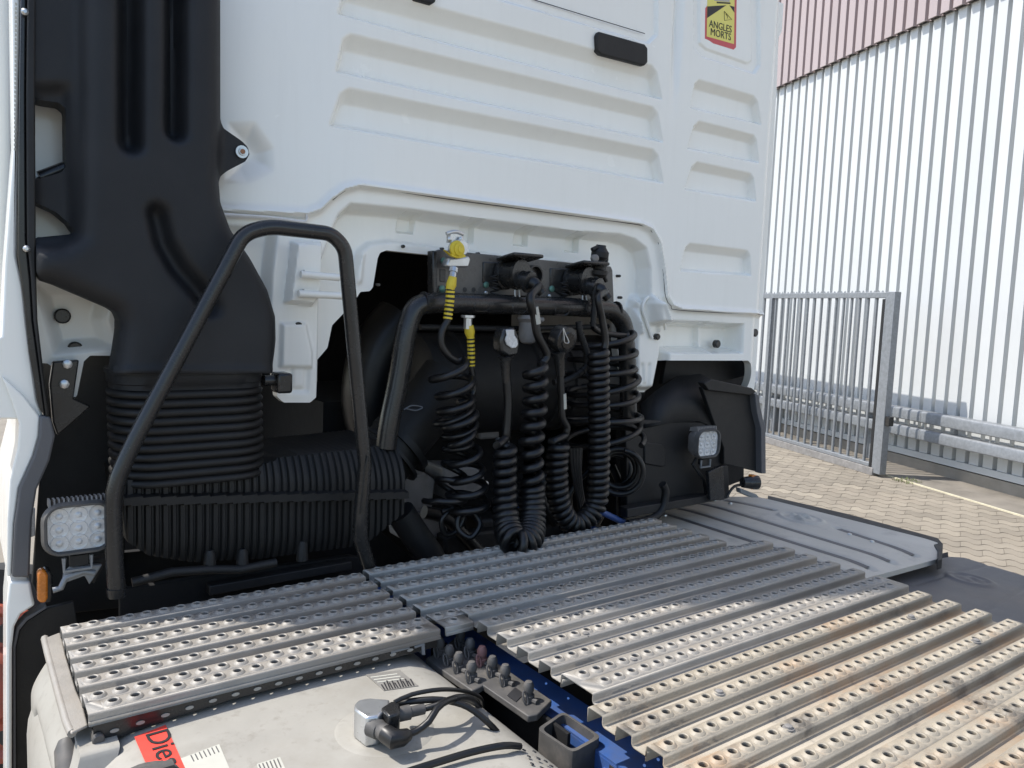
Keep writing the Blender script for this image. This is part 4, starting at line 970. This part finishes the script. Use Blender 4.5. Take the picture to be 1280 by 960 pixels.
mb = MB().prism(XY([(752, 917), (784, 936), (790, 975), (770, 975), (757, 940)], .955), lambda u, v, h: (u, v, h), .80, .952); mb.obj('bracket_arm', 'dull', sqt)
# ---- chassis rails (blue)
def rail(x, nm='frame_rail'):
    mb = MB(); t = .009; sgn = 1 if x < 0 else -1
    mb.box((x, -.6, .80), (t, 5.0, .31)); mb.box((x+sgn*.036, -.6, .955), (.08, 5.0, t)); mb.box((x+sgn*.036, -.6, .66), (.08, 5.0, t))
    return mb.obj(nm, 'blue', T)
r1 = rail(-.447); r2 = rail(.40)
MB().box((-.459, -.72, .88), (.018, .10, .12)).obj('rail_bracket', 'blue', r1)
for y, z in ((-.79, .90), (-.90, .92), (-.95, .93), (-.50, .89), (-.55, .86), (-1.02, .90)):
    MB().lathe((-.451, y, z), (-1, 0, 0), [(0, .013), (.008, .013), (.010, .009)], 6).obj('rail_bolt', 'blue', r1)
for y in (-.52, -.70, -.90, -1.10):      # bearers carrying the walkway
    MB().box((.03, y, ZT-.05), (.78, .03, .05)).obj('walkway_bearer', 'dark', T)
MB().box((0, -.75, .55), (.70, 1.6, .02)).obj('underside_dark_sheet', 'dark', T)  # dark sheet added below the deck as stand-in for shade
MB().box((-.84, -.5, .42), (.7, .9, .05)).obj('tank_cradle', 'dark', T)
tubeo('cross_tube', 'blue', T, path([(752, 640), (790, 658), (820, 672)], -.03), .010, 8)
plate('cross_member', 'blue', T, [(465, 690), (490, 680), (520, 700), (520, 730), (462, 735)], .16, .02)
# ---- engine bay in the tunnel
MB().box((0.0, 1.0, 1.45), (1.7, .02, 1.9)).obj('engine_bay_backing', 'dark', T)  # black backing added so the tunnel reads as deep shade
MB().box((.80, 1.15, 1.1), (.02, 1.7, 1.5)).obj('engine_bay_blocker', 'dark', T)  # added blocker, hides the sunlit ground beyond the engine bay
eb_ = MB(); eb_.box((0.0, .85, .9), (.75, .9, .9)); eb_.box((.25, .7, 1.35), (.3, .5, .25)); eb_.obj('engine_block', 'dark', T)
c0_ = UY(508, 462, .235); c1_ = UY(772, 490, .235); rad = .155
L_ = c1_[0]-c0_[0]; mid = (c0_[2]+c1_[2])/2
pf = [(0, rad*.8), (.015, rad), (.12, rad), (.125, rad+.006), (.14, rad+.006), (.145, rad)]
for q in (.45, .53, .61): pf += [(L_*q, rad), (L_*q+.004, rad+.007), (L_*q+.018, rad+.007), (L_*q+.022, rad)]
pf += [(L_-.015, rad), (L_, rad*.8)]
brl = MB().lathe((c0_[0], .235, mid), (1, 0, 0), pf, 40).obj('air_cleaner_drum', 'bellow', T)
el = spline(path([(560, 470), (525, 520), (490, 560), (455, 605), (430, 640)], .08), .02); tubeo('air_elbow', 'bellow', brl, el, [.075+.012*i/len(el) for i in range(len(el))], 24)
col = path([(520, 528), (500, 552)], .075)
tubeo('elbow_clamp', 'bellow', brl, path([(503, 552), (497, 558)], .08), .094, 26)
tubeo('elbow_clamp', 'dull', brl, path([(489, 566), (486, 569)], .08), .096, 26)
tubeo('drum_clip', 'galv', brl, spline(path([(505, 512), (515, 507), (528, 509), (520, 513), (508, 511)], -.0), .005), .0018, 5)
for pts, y, m, nm in (([(500, 600), (530, 590), (545, 600), (540, 640), (500, 645)], .16, 'greycast', 'gearbox_housing'), ([(553, 584), (606, 584), (606, 620), (560, 626)], .13, 'greycast', 'gearbox_housing'),
                      ([(505, 644), (560, 644), (560, 672), (510, 680)], .12, 'greycast', 'gearbox_housing'), ([(596, 530), (625, 532), (625, 548), (600, 550)], .2, 'greycast', 'gearbox_housing')):
    plate(nm, m, T, pts, y, .12, .008)
for a, b in ((631, 551), (622, 550), (634, 647), (605, 604)):
    MB().lathe(UY(a, b, .10), (0, -1, 0), [(0, .009), (.012, .009), (.014, .005)], 10).obj('bolt', 'zinc', T)
tubeo('coolant_pipe', 'dull', T, spline(path([(500, 640), (520, 670), (540, 700), (550, 740)], -.02), .02), .038, 16)
tubeo('coolant_pipe', 'hose', T, spline(path([(600, 690), (560, 650), (530, 640)], .04), .02), .018, 12)
tubeo('coolant_pipe', 'hose', T, spline(path([(470, 545), (460, 500), (470, 440), (500, 400)], .35), .03), .08, 16)
for k in range(9):
    x0, y0_ = random.uniform(560, 790), random.uniform(560, 650)
    tubeo('engine_hose', 'hose', T, spline(path([(x0, y0_), (x0+random.uniform(-30, 30), y0_+30), (x0+random.uniform(-40, 40), y0_+70)], random.uniform(.05, .3)), .02), random.uniform(.006, .016), 8)
plate('gearbox_cover', 'dull', T, [(600, 650), (700, 640), (760, 660), (740, 700), (610, 720)], .1, .1, .01)
plate('gearbox_cover', 'dull', T, [(555, 670), (640, 660), (650, 710), (560, 715)], .06, .05, .01)
# ---- connector panel
YC = -.005
cp_ = plate('connector_panel', 'dull', T, [(543, 314), (549, 312), (764, 333), (766, 338), (768, 385), (762, 392), (545, 372), (541, 366)], YC, .012, .003)
cp_.data.materials[0] = M['panel']
cp_['label'] = 'black metal panel carrying the trailer sockets'
plate('panel_edge', 'black', cp_, [(541, 313), (547, 314), (547, 373), (541, 370)], YC-.02, .03, .003)
for a, b, r_, m in ((554, 326, 4, 'green'), (552, 361, 4.5, 'green'), (607, 356, 4, 'green'), (689, 361, 4.2, 'green'), (592, 362, 3, 'print'), (581, 362, 3, 'print'), (647, 358, 2.2, 'print'), (674, 339, 2.5, 'print'), (674, 349, 2.5, 'print'), (731, 371, 4, 'black'), (607, 366, 2.5, 'zinc'), (686, 370, 2.5, 'zinc')):
    k = mpp(a, b, YC); MB().lathe(UY(a, b, YC), (0, -1, 0), [(-.004, k*r_), (.004 if m != 'print' else .0008, k*r_), (.006 if m != 'print' else .001, k*r_*.6)], 10).obj('panel_bolt', m, cp_)
for pts in ([(550, 336), (557, 336.5), (557, 353), (550, 352)], [(548, 357), (568, 359), (568, 367), (547, 365)], [(632, 344), (640, 345), (640, 352), (632, 350)]):
    plate('panel_slot', 'black', cp_, pts, YC-.002, .003, .001)
def socket(px, py):
    c = Vector(UY(px, py, YC)); s = MB().lathe(c, (0.25, -1, 0), [(0, .042), (.01, .042), (.012, .036), (.05, .036), (.055, .040), (.065, .040), (.066, .03)], 24).obj('trailer_socket', 'black', cp_)
    k = mpp(px, py, YC)
    plate('socket_flange', 'black', s, [(px-26, py-16), (px+22, py-14), (px+30, py-4), (px+22, py+16), (px-10, py+20), (px-26, py+10)], YC-.004, .006, .003)
    o = MB().box(c+Vector((0.012, -.055, .045)), (.10, .085, .010), Matrix.Rotation(R(-8), 3, 'X')).obj('socket_lid', 'black', s); bev(o, .004)
    sp = [c+Vector((-.050+.012*math.cos(t), -.03+.012*math.sin(t), -.004-.0022*t)) for t in np.linspace(0, 25, 70)]
    tubeo('lid_spring', 'dull', s, sp, .002, 5)
    tubeo('latch_loop', 'zinc', s, spline([c+Vector((.004, -.05, -.042)), c+Vector((.004, -.052, -.062)), c+Vector((.012, -.052, -.066)), c+Vector((.018, -.052, -.06)), c+Vector((.018, -.05, -.042))], .004), .0025, 6)
    return c
s1 = socket(630, 343); s2 = socket(714, 351)
c = Vector(UY(664, 344, YC)); mb = MB()
mb.lathe(c, (0.1, -1, 0), [(0, .028), (.02, .028), (.02, .024), (.004, .022)], 22).obj('blank_ring', 'black', cp_)
c = Vector(UY(563, 350, YC))
# round crossbar
cb = fillet(path([(482, 560), (486, 530), (499, 470), (507, 415), (518, 382), (545, 378), (700, 383), (764, 387), (780, 402), (784, 440), (786, 520)], -.045), .06, 8)
xb_ = tubeo('crossbar', 'black', T, cb, .0265, 20); xb_['label'] = 'thick bent black crossbar under the connector panel'
for a, b in ((603, 382), (650, 384), (703, 387)):
    k = mpp(a, b, -.07); c = Vector(UY(a, b, -.071))
    tubeo('weld_pad', 'black', xb_, [Vector((c.x+u, c.y+.006*abs(v/(6*k))**2, c.z+v)) for u, v in rrect(0, 0, 11*k, 7*k, 5*k, 4)]+[Vector((c.x+11*k, c.y, c.z+2*k))], .0022, 6)
c = Vector(UY(736, 385, -.071)); MB().lathe(c, (0, -1, 0), [(0, .012), (.001, .012), (.001, .008), (-.003, .006)], 14).obj('bar_hole', 'print', xb_)
for a, b in ((529, 378), (770, 388)):
    c = Vector(UY(a, b, -.045)); MB().lathe(c-Vector((.003, 0, 0)), (1, 0, -.05), [(0, .0275), (.006, .0275)], 20).obj('weld_ring', 'dull', xb_)
tubeo('lower_bar', 'dull', xb_, path([(525, 409), (640, 411), (760, 408)], -.01), .008, 10)
c = Vector(UY(660, 412, -.05)); vb = MB().lathe(c+Vector((0, 0, .04)), (0, 0, -1), [(0, .03), (.01, .034), (.02, .026), (.06, .026), (.075, .02), (.08, .01)], 20).obj('valve_body', 'greycast', xb_)
tubeo('valve_body', 'greycast', xb_, [c+Vector((0, 0, .03)), c+Vector((.05, 0, .028))], .008, 10)
# coupling heads
yh = Vector(UY(569, 328, -.06))
ch = bev(plate('coupling_bracket', 'zinc', T, [(558, 331), (562, 323), (577, 322), (586, 320), (589, 324), (586, 334), (560, 334)], -.06, .03, .004), .003)
MB().lathe(UY(568, 312, -.05), (0, -1, .1), [(0, .020), (.03, .022), (.034, .018), (.04, .018)], 18).obj('coupling_head', 'zinc', ch)
MB().lathe(UY(570, 312, -.09), (.2, -1, .05), [(0, .022), (.006, .0225), (.010, .017), (.014, .017), (.017, .009), (.019, .009)], 20).obj('coupling_cap', 'yellow', ch)
plate('coupling_cap_tab', 'yellow', ch, [(556, 312), (564, 318), (579, 316), (583, 321), (576, 323), (566, 321)], -.10, .012, .002)
tubeo('coupling_lug', 'zinc', ch, spline(path([(558, 292), (565, 290), (572, 290), (579, 293)], -.07), .005), .005, 8)
MB().box(UY(568, 298, -.06), (.035, .02, .024)).obj('coupling_neck', 'zinc', ch)
for a in (561.5, 576): MB().lathe(UY(a, 299, -.075), (0, -1, 0), [(0, .007), (.004, .007), (.006, .003)], 8).obj('coupling_screw', 'zinc', ch)
ch['label'] = 'metal coupling head with a yellow cap'
c2 = Vector(UY(747, 345, -.05))
dc = MB().lathe(UY(746, 347, -.05), (0.03, -.1, 1), [(0, .018), (.01, .030), (.022, .030), (.026, .020), (.05, .018), (.06, .026), (.075, .026), (.085, .016), (.095, .014)], 20).obj('dark_coupling_head', 'dull', T)
tubeo('coupling_lug', 'dull', dc, spline(path([(740, 312), (748, 309), (756, 312), (758, 325), (754, 340), (758, 352)], -.06), .006), .006, 8)
tubeo('coupling_lug', 'dull', dc, path([(745, 345), (745, 358), (750, 364)], -.06), .008, 8)
MB().lathe(UY(742, 323, -.08), (-.2, -1, 0), [(0, .011), (.012, .011), (.014, .007)], 14).obj('coupling_port', 'greycast', dc)
# ================================================================== COILED LINES (hang from the crossbar; each can be unplugged)
GRP = 'coiled trailer lines hanging behind the cab'
def line_thing(name, label, cat, loc): return thing(name, label, cat, loc, GRP)
Y1 = -.115
def ringed(nm, parent, pts, r_, m='yellow'):      # slotted protector sleeve: a tube cut into short rings
    pts = spline(pts, .0045); mb = MB(); L = len(pts); k = 0
    tubeo('sleeve_core', 'hose', parent, pts, r_*.80, 10)
    while k+2 < L:
        mb.tube(pts[k:k+2], r_, 10); k += 2 if (k//2) % 2 else 2
    mb.tube([p+Vector((0, r_*.55, 0)) for p in pts], r_*.55, 8)
    return mb.obj(nm, m, parent, angle=50)
# A: yellow sleeve line from the yellow coupling
t = line_thing('coiled_air_hose', 'black coiled air hose hanging from the yellow capped metal coupling', 'air hose', UY(567, 345, Y1))
MB().lathe(UY(567, 335, Y1+.01), UY(565, 350, Y1)-UY(567, 335, Y1+.01), [(0, .011), (.012, .011), (.013, .0085), (.03, .0085)], 8).obj('brass_fitting', 'zinc', t)
tubeo('sleeve_boot', 'yellow', t, path([(566, 346), (564, 356), (562, 362)], Y1), [.010, .013, .010], 12)
ringed('yellow_sleeve', t, path([(563, 360), (562, 378), (559, 402)], Y1), .0115)
pts = coil(path([(561, 455), (568, 490), (574, 530), (580, 560), (583, 590), (585, 615), (584, 640)], Y1), .042, 8.5, spline(path([(559, 402), (552, 415), (552, 432), (562, 446), (572, 452)], Y1), .008), None, 20, lambda f: 1+.15*math.sin(f*9), .12)
tubeo('hose', 'hose', t, spline(pts, .02), .0092, 9)
tubeo('end_loop', 'hose', t, spline(path([(592, 640, -.13), (600, 655, -.15), (588, 672, -.15), (572, 660, -.13), (576, 640, -.12), (590, 636, -.1)], Y1), .008), .0072, 8)
# B: second yellow sleeve
t = line_thing('coiled_air_hose', 'black coiled air hose with the shorter yellow sleeve under the crossbar', 'air hose', UY(587, 405, -.10))
MB().lathe(UY(585, 394, -.10), (0, 0, -1), [(0, .018), (.006, .018), (.008, .011), (.035, .011)], 10).obj('brass_fitting', 'zinc', t)
tubeo('sleeve_boot', 'yellow', t, path([(586, 407), (587, 415), (588, 421)], -.10), [.012, .0135, .010], 12)
ringed('yellow_sleeve', t, path([(588, 418), (589, 440), (589, 459)], -.10), .010)
pts = coil(path([(567, 510), (573, 540), (572, 570), (566, 598), (558, 620), (556, 636)], -.09), .040, 6, spline(path([(589, 458), (592, 480), (592, 490), (582, 500), (572, 504)], -.10), .008), None, 20, lambda f: 1+.2*math.sin(f*7+1), .14)
tubeo('hose', 'hose', t, spline(pts, .02), .0080, 9)
tubeo('end_loop', 'hose', t, spline(path([(552, 640), (566, 636), (580, 645), (570, 664), (556, 668), (552, 650), (566, 634)], -.10), .008), .0068, 8)
# C: cable from the left socket round to the plug with the pale flap
def plug(parent, s):
    d = Vector((.35, -1, -.25)).normalized()
    MB().lathe(s+d*.02, d, [(0, .030), (.03, .032), (.032, .026), (.06, .026), (.062, .030), (.072, .030), (.073, .02)], 22).obj('plug', 'black', parent)
    return s+d*.085
YCc = -.185
t = line_thing('coiled_cable', 'thick black coiled cable running to the plug with the pale oval flap', 'cable', s1)
e = plug(t, s1)
p_ = spline([e, e+Vector((.02, -.02, -.01))]+path([(663, 372), (668, 395), (672, 418), (681, 436), (684, 446), (676, 456)], -.15), .008)
tubeo('cable_boot', 'hose', t, [e-Vector((.0, -.02, -.004)), e+Vector((.012, -.012, -.004)), e+Vector((.03, -.025, -.03))], [.018, .017, .013], 12)
cen = path([(669, 458), (669, 500), (664, 560), (665, 620), (664, 655, -.21), (658, 676, -.25), (644, 678, -.255), (634, 658, -.21), (631, 625), (631, 590), (632, 556)], YCc)
cen = [Vector((q.x, q.y, q.z)) for q in cen]
pts = coil(cen, .0255, 33, p_, spline(path([(632, 548), (634, 530), (635, 500), (633, 470)], YCc+.02), .01), 16, lambda f: .95+.3*math.exp(-((f-.55)/.2)**2)-.15*f, 0.0, ([0, .27, .78, 1], [0, .40, .78, 1]))
tubeo('cable', 'hose', t, spline(pts, .05), .0116, 9)
k = mpp(668, 395, -.15); tubeo('cable_tag', 'paper', t, path([(667, 384), (669, 395), (670.5, 405)], -.15), .0125, 12)
tubeo('plug_handle', 'black', t, path([(632, 446), (632, 452), (633, 478)], YCc+.02), [.021, .014, .011], 14)
fl_ = plate('plug_body', 'black', t, [(630, 411), (644, 409), (649, 420), (650, 430), (648, 444), (636, 446), (627, 440), (626, 425)], YCc+.02, .04, .006)
plate('oval_flap', 'lens', fl_, [(633, 412), (643, 412), (643.5, 419), (647, 424), (648, 431), (645, 435), (640, 435.5), (634, 431), (632, 425), (634, 419)], YCc+.013, .006, .002)
# D: cable from the right socket
YDd = -.17
t = line_thing('coiled_cable', 'black tightly coiled cable hanging from the right trailer socket', 'cable', s2)
e = plug(t, s2)
p_ = spline([e, e+Vector((.02, -.02, -.01))]+path([(748, 372), (753, 400), (757, 425), (755, 438)], -.16), .008)
tubeo('cable_boot', 'hose', t, [e-Vector((.0, -.02, -.004)), e+Vector((.012, -.012, -.004)), e+Vector((.03, -.025, -.03))], [.018, .017, .013], 12)
cen = path([(748, 440), (748, 490), (749, 540), (748, 600), (745, 630), (733, 648), (716, 655), (703, 640), (697, 615), (696, 580), (699, 552)], YDd)
pts = coil(cen, .0225, 40, p_, spline(path([(706, 545), (709, 535), (703, 522), (702, 500), (701, 480), (700, 455), (699, 440)], YDd+.01), .01), 16, lambda f: 1.0)
tubeo('cable', 'hose', t, spline(pts, .05), .0102, 9)
tubeo('cable_tag', 'paper', t, path([(703, 492), (703.3, 502), (703.6, 511)], YDd+.01), .0108, 12)
tubeo('plug_handle', 'black', t, path([(698, 440), (699, 448), (701, 470)], YDd+.01), [.022, .016, .012], 14)
c = Vector(UY(707, 425, -.16)); MB().lathe(c, (.1, -1, -.2), [(-.03, .036), (0, .038), (.006, .036), (.008, .024), (.012, .022)], 24).obj('plug_body', 'black', t)
tubeo('plug_clip', 'zinc', t, spline(path([(704, 411), (705, 420), (706, 428), (711, 428), (707, 418), (704, 410)], -.178), .004), .0016, 5)
# E: wide coil on the right
t = line_thing('coiled_air_hose', 'wide black air coil at the right side of the cab opening', 'air hose', UY(745, 385, -.08))
pf_ = spline(path([(742, 350), (742, 365), (743, 380), (742, 396), (741, 408)], -.09), .004)
mb = MB(); mb.tube(pf_, .0085, 10)
for k in range(8, len(pf_)-3, 4): mb.tube(pf_[k:k+2], .0105, 10)
mb.obj('spring_sleeve', 'bellow', t, angle=50)
cen = path([(752, 418), (753, 440), (752, 470), (754, 500), (752, 530), (755, 555)], -.03)
pts = coil(cen, .105, 7.2, spline(path([(741, 408), (748, 414), (765, 418), (785, 420)], -.09), .01), None, 26, lambda f: .92+.25*f, .04)
tubeo('hose', 'hose', t, spline(pts, .03), .0088, 9)
cen2 = path([(776, 590, -.10), (772, 586, -.02), (770, 588, .04)], -.05)
pts = coil(cen2, .066, 4.5, None, None, 26, lambda f: 1-.25*f, .1)
tubeo('end_loop', 'hose', t, spline(pts, .03), .0085, 9)
pf_ = spline(path([(723, 402), (725, 415), (730, 430), (734, 445), (733, 458), (722, 468), (706, 476), (692, 478)], -.11), .004)
mb = MB(); mb.tube(pf_, .009, 10)
for k in range(4, len(pf_)-20, 4): mb.tube(pf_[k:k+2], .011, 10)
mb.obj('spring_sleeve', 'bellow', t, angle=50)
# loose cables between coils D
for i in range(4):
    tubeo('bundled_wire', 'hose', T, spline(path([(714+i*4, 560), (716+i*3, 590), (722+i*2, 620), (726+i*3, 645)], -.12), .01), .006, 7)
tubeo('cable_conduit', 'bellow', T, spline(path([(785, 655), (815, 648), (828, 635), (832, 615), (828, 605)], -.06), .006), .013, 10)
plate('sill_channel', 'dull', T, [(784, 636), (895, 618), (895, 626), (784, 648)], -.06, .04, .003)
# ---- front wheel seen past the left mud flap
wc = Vector(UY(-22, 862, .35))
ax = Vector((-.55, -1, .05)).normalized(); bk = wc-ax*.12
wh = MB().lathe(bk, ax, [(-.05, .22), (.0, .27), (.06, .27), (.07, .20)], 40).obj('front_wheel', 'tyre', T)
rm_ = MB().lathe(wc-ax*.05, ax, [(0, .19), (.03, .195), (.034, .18), (.02, .165), (.03, .10), (.06, .08), (.065, .03)], 36).obj('rim', 'rustred', wh)
mb = MB(); up_ = Vector((0, 0, 1)); sd_ = ax.cross(up_).normalized()
for k in range(10):
    a = 2*math.pi*k/10; mb.lathe(wc-ax*.03+sd_*.135*math.cos(a)+up_*.135*math.sin(a), ax, [(0, .022), (.013, .022)], 12)
mb.obj('rim_openings', 'print', wh)
print('objects', len(bpy.data.objects))
